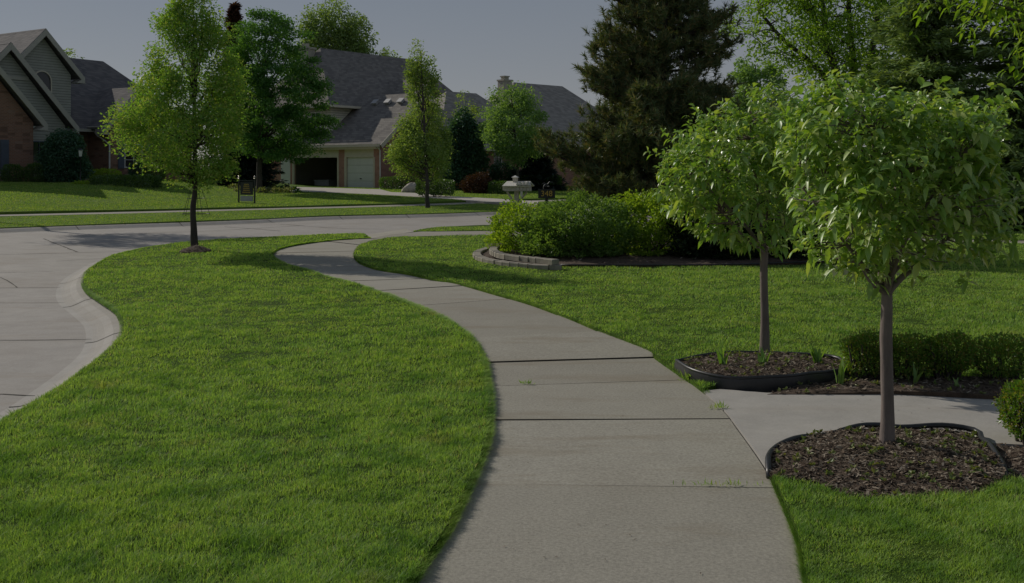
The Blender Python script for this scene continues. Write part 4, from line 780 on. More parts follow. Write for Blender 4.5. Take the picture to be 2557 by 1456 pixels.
weed('tuft of weeds in the sidewalk joint left of centre', (1316, 961), 26, .04, .022, 100)
weed('weed at the corner where sidewalk and path meet', (1795, 1021), 30, .05, .03, 101)
weed('ragged line of grass in the nearest sidewalk joint', (1800, 1214), 60, .035, .09, 102)
weed('grass tuft between the sidewalk and the black-edged bed', (1735, 952), 110, .085, .045, 103)

# ---- hedges and shrubs in the gardens across the road
def gdn(x, y, dz=.06): return G(x, y, dz)
def hedge(label, xl, xr, yt, yb, lmat, n, seed, D=None, depth=1.2, lsize=.09, rnd=.2, name='hedge', lift=.05, cat='hedge', rz=0, group=None, stems=6):
    xc = (xl + xr) / 2
    if D is None: x, y = gdn(xc, yb)
    else: x, y = (xc - CX) / FP * D, D
    k = y / FP; z0 = CAMH + (HZ - yb) * k; box_shrub(name, label, x, y + depth / 2, (xr - xl) * k, depth, (yb - yt) * k, z0, lmat, n, lsize, seed, rz, group, rnd, cat, stems, lift, .04)
hedge('flat-topped clipped hedge on bare stems beside the driveway', 1040, 1129, 452, 494, M['hedge'], 5000, 110, 52, 1.3, .085, .16, lift=.22)
hedge('low dark hedge beside the closed garage door', 948, 1040, 444, 474, M['hedge'], 3500, 111, 63, 1.4)
hedge('small lime-tipped hedge behind the mailbox', 1222, 1285, 456, 486, M['hedge'], 3000, 112, 58, 1.2)
hedge('long dark hedge below the blue spruce', 1290, 1400, 440, 462, M['hedge'], 3500, 113, 64, 1.4)
hedge('curved clipped hedge on the lawn of the siding house', 222, 377, 441, 470, M['hedge'], 6500, 114, 51, 1.6, .085, .16)
hedge('clipped round shrub under the shuttered window', -2, 42, 412, 464, M['hedge'], 3000, 115, 52.5, 1.0, .08, .6, 'round_shrub', cat='shrub', group='round shrubs by the brick gable')
hedge('clipped round shrub against the brick corner', 56, 98, 411, 462, M['hedge'], 3000, 116, 53, 1.0, .08, .6, 'round_shrub', cat='shrub', group='round shrubs by the brick gable')
hedge('bright green mound in front of the entrance', 210, 285, 424, 452, M['limebush'], 2600, 117, 55.5, 1.4, .08, .7, 'mound_shrub', cat='shrub')
hedge('lime ground cover left of the curved hedge', 175, 228, 455, 470, M['limebush'], 1600, 118, 51.5, .8, .08, .7, 'mound_shrub', cat='shrub')
hedge('dark shrub in front of the shuttered wing', 318, 362, 408, 450, M['arbor'], 1800, 119, 60, 1.0, .12, .8, 'round_shrub', cat='shrub')
hedge('grey-leaved shrub right of the dark shrub by the wing', 352, 402, 416, 452, M['greybush'], 1500, 120, 60, 1.0, .12, .8, 'round_shrub', cat='shrub')
shrub('weeping_tree', 'tall rounded weeping tree in front of the siding house', 54.5, [(325, 150, 175), (345, 125, 200), (375, 110, 208), (410, 105, 212), (445, 115, 208), (465, 140, 190)], M['arbor'], 13000, .14, 121, None, .75, None, 1, .45, 6, .1, 'tree', upright=-.5)
shrub('barberry', 'dark red barberry mound beside the driveway', 59, [(432, 1195, 1215), (445, 1165, 1220), (462, 1152, 1222), (484, 1155, 1220)], M['barberry'], 3200, .12, 122, None, None, None, 1, .5, 6, .07)
shrub('window_shrub', 'rounded dark shrub below the tall white window', 66, [(405, 1240, 1265), (420, 1225, 1285), (440, 1218, 1292), (458, 1222, 1290)], M['arbor'], 2400, .16, 123, None, None, None, 1, .5, 5, .08)
def hostas():
    rng = np.random.default_rng(124); pts = [(585, 470), (600, 478), (645, 478), (660, 470), (668, 481), (680, 473), (690, 480), (702, 476), (712, 480), (722, 481), (655, 481), (735, 479)]
    for i, (px, py) in enumerate(pts):
        x, y = gdn(px, py, .12); n = 90; u = rng.normal(0, 1, (n, 3)); u = unit(u); u[:, 2] = np.abs(u[:, 2]); P = u * np.array((.32, .32, .26)) * rng.uniform(.5, 1, (n, 1)); ls = rng.uniform(.10, .2, n); g = Geo(); leaf_quads(g, P, u + np.array((0, 0, -.2)) + rng.normal(0, .3, u.shape), ls, ls * .7, rng)
        o = g.build('hosta_plant', M['hosta'] if i % 4 != 3 else M['maple']); o.location = (x, y, float(T(x, y)) + .09); tag(o, 'cream and green leafy plant in the bed under the maple' if i % 4 != 3 else 'plain green leafy plant in the bed under the maple', 'plant', 'leafy plants in the maple bed')
hostas()

# ================================================================= HOUSES
def local(O, a, name, label):
    """house Empty with local x along the front (a) and local y away from us"""
    return thing(name, label, 'house', (O[0], O[1], O[2]), math.atan2(a[1], a[0]))
def block(parent, x0, x1, y0, y1, z0, z1, m, holes=(), th=.22, name='wall', inner=None):
    """four walls; holes = (x0, x1, z0, z1) through the front wall"""
    g = Geo(); xs = sorted({x0, x1, *[h[0] for h in holes], *[h[1] for h in holes]}); zs = sorted({z0, z1, *[h[2] for h in holes], *[h[3] for h in holes]})
    for a, b in zip(xs, xs[1:]):
        for c, d in zip(zs, zs[1:]):
            if any(h[0] <= a + 1e-6 and b <= h[1] + 1e-6 and h[2] <= c + 1e-6 and d <= h[3] + 1e-6 for h in holes): continue
            g.box(a, b, y0, y0 + th, c, d)
    g.box(x0, x0 + th, y0 + th, y1 - th, z0, z1); g.box(x1 - th, x1, y0 + th, y1 - th, z0, z1); g.box(x0, x1, y1 - th, y1, z0, z1)
    return g.build(name, m, parent)
def gable_wall(parent, xl, xr, y, zl, xa, za, m, th=.2, name='gable', along='x'):
    pts = [(xl, zl), (xr, zl), (xa, za)]
    V = [((p, y, z) if along == 'x' else (y, p, z)) for p, z in pts] + [((p, y + th, z) if along == 'x' else (y - th, p, z)) for p, z in pts]
    g = Geo(); g.add(V, [(0, 1, 2), (5, 4, 3), (0, 3, 4, 1), (1, 4, 5, 2), (2, 5, 3, 0)]); return g.build(name, m, parent)
def gable_roof(parent, xa, hl, hr, y0, y1, za, ze_l, ze_r, m, along='y', th=.16, fascia=None):
    """ridge along y (or x): two slopes, eaves hl and hr from the ridge, with barge boards"""
    sw = (lambda p: p) if along == 'y' else (lambda p: (p[1], p[0], p[2]))
    g = Geo()
    for h, ze in ((-hl, ze_l), (hr, ze_r)):
        g.slab([sw((xa, y0, za)), sw((xa, y1, za)), sw((xa + h, y1, ze)), sw((xa + h, y0, ze))], th)
    o = g.build('roof', m, parent)
    if fascia:
        g = Geo()
        for yy in ((y0 - .035, y0 + .02),):
            for h, ze in ((-hl, ze_l), (hr, ze_r)):
                sl_ = math.atan2(za - ze, abs(h)); dn = .30 / math.cos(sl_); A = [(xa, za - .03), (xa + h, ze - .03), (xa + h, ze - dn), (xa, za - dn)]
                V = [sw((p, yy[0], z)) for p, z in A] + [sw((p, yy[1], z)) for p, z in A]; g.add(V, [(0, 1, 2, 3), (7, 6, 5, 4), (0, 4, 5, 1), (1, 5, 6, 2), (2, 6, 7, 3), (3, 7, 4, 0)])
                # boxed eave return
                s_ = -1 if h < 0 else 1; xe = xa + h; g.add([sw(q) for q in ((xe, yy[0] - .01, ze - .02), (xe - s_ * .55, yy[0] - .01, ze - .38), (xe - s_ * .02, yy[0] - .01, ze - .38), (xe, y0 + .8, ze - .02), (xe - s_ * .55, y0 + .8, ze - .38), (xe - s_ * .02, y0 + .8, ze - .38))], [(0, 1, 2), (5, 4, 3), (0, 3, 4, 1), (1, 4, 5, 2), (2, 5, 3, 0)])
        g.build('fascia', fascia, o)
    return o
def hip_roof(parent, x0, x1, y0, y1, ze, zr, m, axis='x', run=None, th=.16, run2=None):
    """ridge along axis, hips at both ends"""
    g = Geo(); run = run if run is not None else ((y1 - y0) / 2 if axis == 'x' else (x1 - x0) / 2); run2 = run if run2 is None else run2
    if axis == 'x':
        ym = (y0 + y1) / 2; a, b = (x0 + run, ym, zr), (x1 - run2, ym, zr); c = [(x0, y0, ze), (x1, y0, ze), (x1, y1, ze), (x0, y1, ze)]
        fs = [[c[0], c[1], b, a], [c[2], c[3], a, b], [c[3], c[0], a], [c[1], c[2], b]]
    else:
        xm = (x0 + x1) / 2; a, b = (xm, y0 + run, zr), (xm, y1 - run2, zr); c = [(x0, y0, ze), (x1, y0, ze), (x1, y1, ze), (x0, y1, ze)]
        fs = [[c[0], c[1], a], [c[1], c[2], b, a], [c[2], c[3], b], [c[3], c[0], a, b]]
    for f in fs: g.slab(f, th)
    return g.build('roof', m, parent)
def eave_box(parent, x0, x1, y, z, m, name='gutter', d=.14, h=.16):
    g = Geo(); g.box(x0, x1, y - d, y, z - h, z); g.box(x0, x1, y - d - .012, y - d + .01, z - .03, z + .012); return g.build(name, m, parent)
def window(parent, x0, x1, y, z0, z1, frame=M['white'], arch=False, bars=(1, 2)):
    """window set in the wall at y (front is -y): frame, sill and pane"""
    cx, w_ = (x0 + x1) / 2, x1 - x0; g = Geo(); f = .07
    g.box(x0, x0 + f, y - .05, y + .06, z0 + f, z1); g.box(x1 - f, x1, y - .05, y + .06, z0 + f, z1); g.box(x0 - .05, x1 + .05, y - .10, y + .06, z0, z0 + f)
    if arch:
        n = 14; A = [(cx + (w_ / 2 - q) * math.cos(a), z1 + (w_ / 2 - q) * math.sin(a)) for q in (0, f) for a in np.linspace(0, math.pi, n)]
        V = [(p, y - .05, z) for p, z in A] + [(p, y + .06, z) for p, z in A]; F = []
        for i in range(n - 1): F += [(i, i + 1, n + i + 1, n + i), (2 * n + i, 3 * n + i, 3 * n + i + 1, 2 * n + i + 1), (i, 2 * n + i, 2 * n + i + 1, i + 1), (n + i, n + i + 1, 3 * n + i + 1, 3 * n + i)]
        g.add(V, F)
    else: g.box(x0 + f, x1 - f, y - .05, y + .06, z1 - f, z1)
    for k in range(1, bars[0] + 1):
        xx = x0 + w_ * k / (bars[0] + 1); g.box(xx - .015, xx + .015, y - .03, y + .0, z0 + f, z1 - (0 if arch else f))
    for k in range(1, bars[1] + 1):
        zz = z0 + (z1 - z0) * k / (bars[1] + 1); g.box(x0 + f, x1 - f, y - .028, y - .002, zz - .015, zz + .015)
    o = g.build('window', frame, parent); g = Geo(); g.box(x0 + f, x1 - f, y + .012, y + .03, z0 + f, z1 - (0 if arch else f))
    if arch:
        A = [(cx + (w_ / 2 - f) * math.cos(a), z1 + (w_ / 2 - f) * math.sin(a)) for a in np.linspace(0, math.pi, 14)]; g.add([(p, y + .02, z) for p, z in A], [tuple(range(14))])
    g.build('pane', M['glass'], o); return o

# ---- house with the siding gables (left)
def house_left():
    O = (-28.2, 60.0, 0.0); a = np.array((.53, .848)); a /= np.linalg.norm(a); h = local(O, a, 'siding_house', 'large house of grey siding and brick with steep gables on the left'); z0 = .6; ze = 4.2
    sd, br, rf, tr = M['siding'], M['brick'], M['roof1'], M['trim1']
    # tall siding gable with the arched window
    block(h, -2.15, 1.95, 0, 8.5, z0, 7.45, sd); gable_wall(h, -2.15, 1.95, -.004, 7.45, -.05, 9.75, sd); gable_roof(h, 0, 2.6, 2.6, -.45, 9, 10.07, 7.35, 7.35, rf, fascia=tr)
    window(h, -.62, .62, -.06, 5.7, 6.95, M['trim'], True, (1, 1))
    # lower wide siding gable in front
    block(h, -6.9, .55, -1.5, 4, z0, 4.25, sd); gable_wall(h, -6.9, .55, -1.504, 4.25, -3.1, 8.45, sd); gable_roof(h, -3.1, 4.26, 4.26, -1.95, 4, 8.82, ze, ze, rf, fascia=tr)
    g = Geo(); g.box(-4.4, -1.8, -1.56, -1.50, 6.75, 6.95); g.build('trim_board', tr, h)
    window(h, -1.95, -.35, -1.54, 1.5, 3.3, M['shutter'], False, (1, 1))
    # brick gable nearest the street
    block(h, -10.2, -2.75, -3.5, 2, z0, 4.25, br); gable_wall(h, -10.2, -2.75, -3.504, 4.25, -6.4, 8.35, br); gable_roof(h, -6.4, 4.23, 4.23, -3.95, 2, 8.77, ze, ze, rf, fascia=tr)
    window(h, -6.3, -4.75, -3.53, 1.3, 3.2, M['white'], False, (1, 2)); g = Geo(); g.box(-4.68, -4.2, -3.56, -3.505, 1.25, 3.25)
    for k in range(10): g.box(-4.62, -4.26, -3.575, -3.56, 1.35 + k * .18, 1.45 + k * .18)
    g.build('shutter', M['shutter'], h)
    # main roof behind, with the entry below its eave
    hip_roof(h, -3, 13.2, .45, 10.6, ze, 9.2, rf, 'x', 5.0); hip_roof(h, -9.5, 1.0, 3.5, 13.5, 6.5, 11.3, rf, 'x', 4.6); eave_box(h, .9, 4.2, .42, ze - .02, tr); block(h, .56, 12.6, 1.6, 10.2, z0, 4.1, br, [(2.1, 3.15, z0, 3.05)])
    d = Geo(); d.box(2.1, 3.15, 1.70, 1.76, z0, 3.05); dd = d.build('door', M['shutter'], h)
    g = Geo()
    for zz in (.8, 1.9):
        for xx in (2.22, 2.68): g.box(xx, xx + .35, 1.68, 1.70, zz + .1, zz + .95)
    g.build('door_panel', M['shutter'], dd); g = Geo(); g.lathe([(0, 0), (.03, .01), (.03, .06), (0, .07)], (3.05, 1.66, 1.65), 10); g.build('handle', M['copper'], dd)
    # right brick wing
    block(h, 4.25, 8.3, -.6, 6, z0, 4.15, br, [(5.35, 6.75, 1.75, 3.3)]); gable_wall(h, 4.25, 8.3, -.604, 4.15, 6.25, 6.6, br); gable_roof(h, 6.25, 2.75, 2.75, -1.0, 6, 7.0, ze, ze, rf, fascia=tr)
    window(h, 5.35, 6.75, -.55, 1.75, 3.3, M['white'], False, (1, 2)); g = Geo(); g.box(4.86, 5.30, -.66, -.605, 1.7, 3.35)
    for k in range(9): g.box(4.91, 5.25, -.675, -.66, 1.8 + k * .17, 1.89 + k * .17)
    g.build('shutter', M['shutter'], h); g = Geo(); g.box(6.8, 7.24, -.66, -.605, 1.7, 3.35); g.build('shutter', M['shutter'], h)
    g = Geo(); g.tube([(3.85, .3, 4.0), (3.9, .15, 3.8), (4.16, -.3, 3.45), (4.19, -.68, 3.2), (4.19, -.68, z0 + .1)], .05, 8); g.build('downspout', M['white'], h)
    g = Geo(); g.tube([(3.5, -1.02, 4.3), (3.5, 2.8, 4.35)], .05, 8); g.build('valley_flashing', tr, h)
    g = Geo(); g.box(-2.7, 2.0, -2.5, -1.55, .7, 1.15); g.build('garden_wall', M['brick'], h)
house_left()

# ---- house with the open garage (middle)
def house_garage():
    O = (-8.9, 66.0, 0.0); a = np.array((.788, -.616)); h = local(O, a, 'garage_house', 'brick house with an open double garage and broad dark roof'); z0 = .34; ze = 3.3; rf = M['roof']
    DH, SH = (-8.45, -3.75, z0, 2.47), (-3.05, -.35, z0, 2.47)
    block(h, -10.3, .3, 0, 8, z0 - .1, 3.2, M['brick2'], [DH, SH, (-8.45, -3.75, 2.47, 3.0), (-3.05, -.35, 2.47, 3.0)])
    g = Geo(); g.box(-8.5, -3.7, -.02, .12, 2.47, 3.02); g.box(-3.1, -.3, -.02, .12, 2.47, 3.02)
    for x in (-8.52, -3.83, -3.12, -.33): g.box(x, x + .14, -.03, .10, z0, 2.468)
    g.build('door_surround', M['trim'], h)
    g = Geo(); n = 4
    for k in range(n):
        zb = z0 + (2.47 - z0) * k / n; g.box(-2.97, -.34, .125, .17, zb + .006, zb + (2.47 - z0) / n - .006)
        for j in range(4): g.box(-2.90 + j * .645, -2.90 + j * .645 + .55, .121, .125, zb + .09, zb + .44)
    gd = g.build('garage_door', M['gdoor'], h); g = Geo(); g.box(-1.72, -1.58, .085, .115, 1.0, 1.06); g.build('handle', M['iron'], gd)
    g = Geo(); g.box(-10.05, -3.35, 7.2, 7.28, z0, 3.1); g.box(-3.42, -3.35, .23, 7.2, z0, 3.1); g.box(-10.02, -9.95, .23, 7.2, z0, 3.1); g.box(-10.05, -3.35, .23, 7.28, 3.1, 3.16); g.box(-10.05, -3.35, .10, 7.2, z0 - .12, z0 - .02); g.build('garage_interior', plain('garage_plaster', (.36, .34, .30), .9, .15, 1.5), h)
    g = Geo(); g.box(-9.75, -8.75, -.05, -.004, z0 + .05, 2.42); g.build('side_panel', M['gdoor'], h)
    # garage roof, gutter, downspout, vents
    o = gable_roof(h, 4.0, 4.42, 4.42, -11, .75, 6.95, ze - .02, ze - .02, rf, 'x'); gable_wall(h, .3, 7.7, .3, 3.2, 4.0, 6.6, M['brick2'], .2, 'gable', 'y'); gable_wall(h, -.05, 8, -10.1, 3.15, 4.0, 6.7, M['brick2'], .2, 'gable', 'y')
    g = Geo(); g.slab([(.76, -.44, 3.26), (.76, 4, 6.94), (.79, 4, 6.94), (.79, -.44, 3.26)], .28); g.slab([(.76, 8.44, 3.26), (.76, 4, 6.94), (.79, 4, 6.94), (.79, 8.44, 3.26)], .28); g.build('fascia', M['trim'], o)
    eave_box(h, -10.9, .7, -.42, ze - .0, M['trim']); g = Geo(); g.box(-10.3, .3, -.40, -.004, 3.0, 3.14); g.build('soffit', M['trim'], h)
    g = Geo(); g.tube([(.36, -.3, 3.15), (.36, -.08, 2.9), (.36, -.06, z0 + .3)], .045, 8); g.build('downspout', M['white'], h)
    for k in range(3):
        g = Geo(); x = -3.35 + k * 1.25; g.box(-.2, .2, -.16, .2, -.02, .14); g.box(-.24, .24, -.22, .22, .14, .19); o2 = g.build('roof_vent', M['signgrey'], h); o2.location = (x, 3.15, 6.30); o2.rotation_euler = (math.atan2(3.65, 4.42), 0, 0)
    # two-storey part behind, hipped roof running back
    block(h, -13.6, -5.35, .75, 15.5, 3.25, 6.05, M['siding2']); block(h, -13.6, -10.35, .75, 9, z0, 3.24, M['brick2']); hip_roof(h, -14.2, -4.75, .1, 16.6, 6.1, 10.7, rf, 'y', 3.3); eave_box(h, -14.2, -4.75, .08, 6.12, M['trim'])
    g = Geo(); g.box(-4.75, -4.61, .0, 15.5, 5.96, 6.12); g.build('gutter', M['trim'], h)
    window(h, -7.4, -6.35, .72, 4.55, 5.7, M['white'], False, (1, 1))
    o = gable_roof(h, 8.2, 4.6, 4.6, -9, -2.6, 8.4, 4.0, 4.0, rf, 'x'); block(h, -8, -3.2, 4.4, 11.6, 3.0, 4.3, M['siding2']); gable_wall(h, 4.4, 12, -3.2, 4.2, 8.2, 8.0, M['siding2'], .2, 'gable', 'y')
    block(h, -3, .1, 8, 12.5, z0, 3.1, M['brick2']); hip_roof(h, -3.5, .6, 7.6, 13, 3.2, 5.2, rf, 'x', 1.9)
    g = Geo(); g.box(-10.6, -9.7, 2.2, 3.1, 8.2, 10.55); g.box(-10.68, -9.62, 2.12, 3.18, 10.55, 10.7); g.box(-10.4, -10.0, 2.4, 2.8, 10.7, 11.0); g.build('chimney', M['stone'], h)
    return h, np.array(O), a
hg, OG, aG = house_garage()
def in_garage(u, v, z): b = np.array((-aG[1], aG[0])); return (OG[0] + aG[0] * u + b[0] * v, OG[1] + aG[1] * u + b[1] * v, z)
rzG = math.atan2(aG[1], aG[0])
g = Geo(); g.box(-.75, .75, -.4, .4, 0, .5); g.box(-.8, .8, -.44, .44, .5, .58); g.box(-.6, -.5, -.46, -.44, .15, .4); o = g.build('storage_chest', M['signgrey']); o.location = in_garage(-7.5, 2.2, z0g := .32); o.rotation_euler = (0, 0, rzG); tag(o, 'low pale chest on the open garage floor', 'chest')
g = Geo(); g.box(-1.15, 1.15, -.3, .3, 0, 1.85)  # cupboard made wide and black to deepen the dark of the garage
for k in (-.77, 0, .77): g.box(k - .36, k + .36, -.315, -.3, .06, 1.79)
o = g.build('shade_cabinet', M['iron']); o.location = in_garage(-5.1, 2.4, .32); o.rotation_euler = (0, 0, rzG); tag(o, 'wide black cupboard added to darken the open garage', 'shade_cabinet')

# ---- house with the stone chimney (right of centre)
def house_right():
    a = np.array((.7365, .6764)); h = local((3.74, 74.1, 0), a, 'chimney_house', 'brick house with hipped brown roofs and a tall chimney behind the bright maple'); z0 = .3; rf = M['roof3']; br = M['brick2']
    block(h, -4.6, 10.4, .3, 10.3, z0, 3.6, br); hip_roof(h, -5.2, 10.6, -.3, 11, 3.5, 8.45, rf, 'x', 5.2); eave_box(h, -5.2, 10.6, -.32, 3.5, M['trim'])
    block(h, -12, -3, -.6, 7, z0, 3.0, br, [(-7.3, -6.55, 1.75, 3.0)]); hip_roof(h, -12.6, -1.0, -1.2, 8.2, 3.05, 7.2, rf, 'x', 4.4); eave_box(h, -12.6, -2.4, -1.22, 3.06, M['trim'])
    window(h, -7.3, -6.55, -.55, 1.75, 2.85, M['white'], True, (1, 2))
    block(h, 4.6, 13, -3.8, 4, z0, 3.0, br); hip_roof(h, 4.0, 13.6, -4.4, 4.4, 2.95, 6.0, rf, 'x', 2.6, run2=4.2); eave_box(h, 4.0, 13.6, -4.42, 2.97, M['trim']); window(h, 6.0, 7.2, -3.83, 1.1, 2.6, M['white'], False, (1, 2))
    g = Geo(); g.box(-1.7, -.85, 4.6, 5.3, 6.2, 8.42); g.box(-1.76, -.79, 4.54, 5.36, 8.42, 8.54); g.box(-1.5, -1.05, 4.75, 5.15, 8.54, 8.75); g.box(-1.56, -.99, 4.69, 5.21, 8.75, 8.83); g.build('chimney', M['stone'], h)
house_right()

# ================================================================= GARDEN AND STREET THINGS
# ---- black edging pipes
fr = lambda q: float(np.clip((5.35 - q[1]) / .2, 0, 1))
g = Geo(); PA = np.array([(*p, .045 + .01 * math.sin(i * .7) - .055 * fr(p)) for i, p in enumerate(bedA)]); g.tube(PA[:-2], .0165, 8); tag(g.build('bed_edging', M['pipe'], None, True), 'black pipe edging around the larger mulch ring', 'edging', 'black bed edgings')
PB = np.vstack([bedB, bedB[:1]]); g = Geo(); n = len(PB); zt = .088 + .006 * np.sin(np.arange(n) * .5)
cB = bedB.mean(0); outw = unit(PB - cB)
g.tube(np.column_stack([PB, zt]), .013, 8); V = np.vstack([np.column_stack([PB + outw * .010, zt - .008]), np.column_stack([PB + outw * .016, zt * .5]), np.column_stack([PB + outw * .014, np.full(n, -.02)])]); g.add(V, [(j * n + i, j * n + i + 1, (j + 1) * n + i + 1, (j + 1) * n + i) for j in range(2) for i in range(n - 1)])
tag(g.build('bed_edging', M['pipe'], None, True), 'raised black plastic edging around the bed of the smaller ornamental tree', 'edging', 'black bed edgings')
eE = smooth_line(GL([(1400,661.5),(1500,662),(1700,662),(1850,660),(1960,656),(2100,651)], .05), .3); g = Geo(); g.tube([(*p, .052) for p in eE], .012, 6); tag(g.build('bed_edging', M['pipe'], None, True), 'thin black edging along the front of the shrub bed', 'edging', 'black bed edgings')
# ---- two courses of loose wall blocks
def blocks(px, z, dz, n0, cap):
    line = smooth_line(GL(px, z), .05); d = np.concatenate([[0], np.cumsum(np.linalg.norm(np.diff(line, axis=0), axis=1))]); s = 0.15; k = 0
    while s < d[-1]:
        i = int(np.searchsorted(d, s)); i = min(max(i, 1), len(line) - 2); p = line[i]; t = line[i + 1] - line[i - 1]; rz = math.atan2(t[1], t[0]); L_ = random.uniform(.17, .23); hgt = .085; q = Geo(); r = .010
        q.add([(sx * (L_ / 2 - e), sy * (.075 - e), zz) for zz, e in ((0, 0.004), (hgt - r, 0), (hgt, r)) for sx, sy in ((-1, -1), (1, -1), (1, 1), (-1, 1))], [(3, 2, 1, 0), (8, 9, 10, 11)] + [(a * 4 + b, a * 4 + (b + 1) % 4, a * 4 + 4 + (b + 1) % 4, a * 4 + 4 + b) for a in range(2) for b in range(4)])
        o = q.build('wall_block', M['block']); o.location = (p[0], p[1], dz); o.rotation_euler = (random.uniform(-.03, .03), random.uniform(-.03, .03), rz + random.uniform(-.06, .06))
        tag(o, cap, 'block', 'stone blocks edging the shrub bed'); s += L_ + .012; k += 1
blocks([(1222,621),(1196,630),(1192,640),(1215,650),(1255,657),(1300,662),(1350,666),(1395,667)], .05, .0, 0, 'tan concrete block in the bottom course of the low wall')
blocks([(1240,622),(1232,632),(1252,643),(1290,649),(1340,654),(1392,660)], .1, .088, 1, 'tan concrete block in the upper course of the low wall')

# ---- mailbox with shake roof and little cupola
def mailbox():
    D = 28.0; x = (1290 - CX) / FP * D; k = D / FP; t = thing('mailbox', 'pale wooden multiple mailbox with shake roof and cupola on a post', 'mailbox', (x, D, 0), math.radians(-14)); zb = CAMH - 52 * k; z1 = CAMH - 37 * k; zt = CAMH - 27.5 * k
    g = Geo(); g.box(-.055, .055, -.055, .055, -.05, zb - .002); g.slab([(-.04, -.02, zb - .3), (-.04, .02, zb - .3), (-.26, .02, zb - .01), (-.26, -.02, zb - .01)], .05); g.slab([(.04, -.02, zb - .3), (.04, .02, zb - .3), (.28, .02, zb - .01), (.28, -.02, zb - .01)], .05); g.build('post', M['wood'], t)
    g = Geo(); g.box(-.30, .38, -.22, .22, zb, z1); bd = g.build('box', M['wood'], t); g = Geo(); g.box(-.36, -.301, -.17, .12, zb + .02, zb + .13); g.build('newspaper_slot', M['wood'], bd)
    g = Geo()
    for s in (-1, 1): g.slab([(-.28, 0, zt), (.40, 0, zt), (.44, s * .29, z1 - .02), (-.34, s * .29, z1 - .02)], .025)
    rf = g.build('roof', M['woodlight'], t)
    for i in range(4):
        xx = .10 + i * .095; q = Geo(); q.add([(xx - .05, -.30, z1 + .0), (xx + .05, -.30, z1 + .0), (xx, -.30, z1 + .11), (xx - .05, -.06, z1), (xx + .05, -.06, z1), (xx, -.06, z1 + .09)], [(0, 1, 2), (5, 4, 3), (0, 3, 4, 1), (1, 4, 5, 2), (2, 5, 3, 0)]); gb_ = q.build('gable', M['woodlight'], rf)
        q = Geo(); q.box(xx - .04, xx + .04, -.245, -.222, zb + .02, z1 - .02); dr = q.build('door', M['wood'], bd)
    g = Geo(); zc = zt + .105; g.box(-.10, .02, -.06, .06, zt - .03, zc); cu = g.build('cupola', M['wood'], t); g = Geo(); g.add([(-.135, -.095, zc), (.055, -.095, zc), (.055, .095, zc), (-.135, .095, zc), (-.04, 0, zc + .06)], [(3, 2, 1, 0), (0, 1, 4), (1, 2, 4), (2, 3, 4), (3, 0, 4)]); g.build('cap', M['woodlight'], cu)
    g = Geo(); g.slab([(.20, -.24, zb - .01), (.26, -.24, zb - .01), (.22, -.24, zb - .16), (.15, -.24, zb - .16)], .02) if False else g.box(.17, .23, -.25, -.23, zb - .15, zb - .005); g.build('flag', M['woodlight'], t)
mailbox()
def text_mesh(body, size, m, parent, loc, rot=(math.radians(90), 0, 0), ext=.004, name='lettering'):
    cu = bpy.data.curves.new('lettering', 'FONT'); cu.body = body; cu.size = size; cu.extrude = ext; cu.align_x = 'CENTER'; cu.align_y = 'CENTER'
    o = bpy.data.objects.new('tmp', cu); C.objects.link(o); dg = bpy.context.evaluated_depsgraph_get(); me = bpy.data.meshes.new_from_object(o.evaluated_get(dg)); bpy.data.objects.remove(o); me.materials.clear(); me.materials.append(m)
    q = bpy.data.objects.new(name, me); C.objects.link(q); q.parent = parent; q.location = loc; q.rotation_euler = rot; return q
def number_sign():
    D = 27.2; k = D / FP; x = (1365 - CX) / FP * D; t = thing('mailbox', 'black mailbox with gold number plaque 348 behind the shrubs', 'mailbox', (x, D, 0)); zt = CAMH - 47 * k; zb = CAMH - 70 * k
    g = Geo(); g.box(-.04, .04, .02, .10, -.05, zb + .02); g.build('post', M['iron'], t); g = Geo(); g.box(-.23, .23, -.012, .012, zb, zt); pl = g.build('plaque', M['iron'], t)
    text_mesh('348', .215, M['gold'], pl, (0, -.016, (zt + zb) / 2 - .005))
    g = Geo(); g.tube([(0, .03, zt + .05), (0, .42, zt + .05)], .085, 14); g.box(-.085, .085, .03, .42, zt + .003, zt + .05); bx_ = g.build('box', M['iron'], t); g = Geo(); g.lathe([(0, 0), (.03, .005), (.03, .02), (0, .03)], (.04, .01, zt + .06), 10); g.build('handle', M['copper'], bx_)
    g = Geo(); g.tube([(.02, .2, zt + .12), (.09, .2, zt + .19), (.17, .2, zt + .18), (.2, .2, zt + .13)], (.012, .014, .012, .004), 8); g.tube([(.02, .2, zt + .12), (-.06, .2, zt + .16), (-.13, .2, zt + .13)], (.012, .012, .004), 8); g.build('scroll', M['iron'], t)
number_sign()
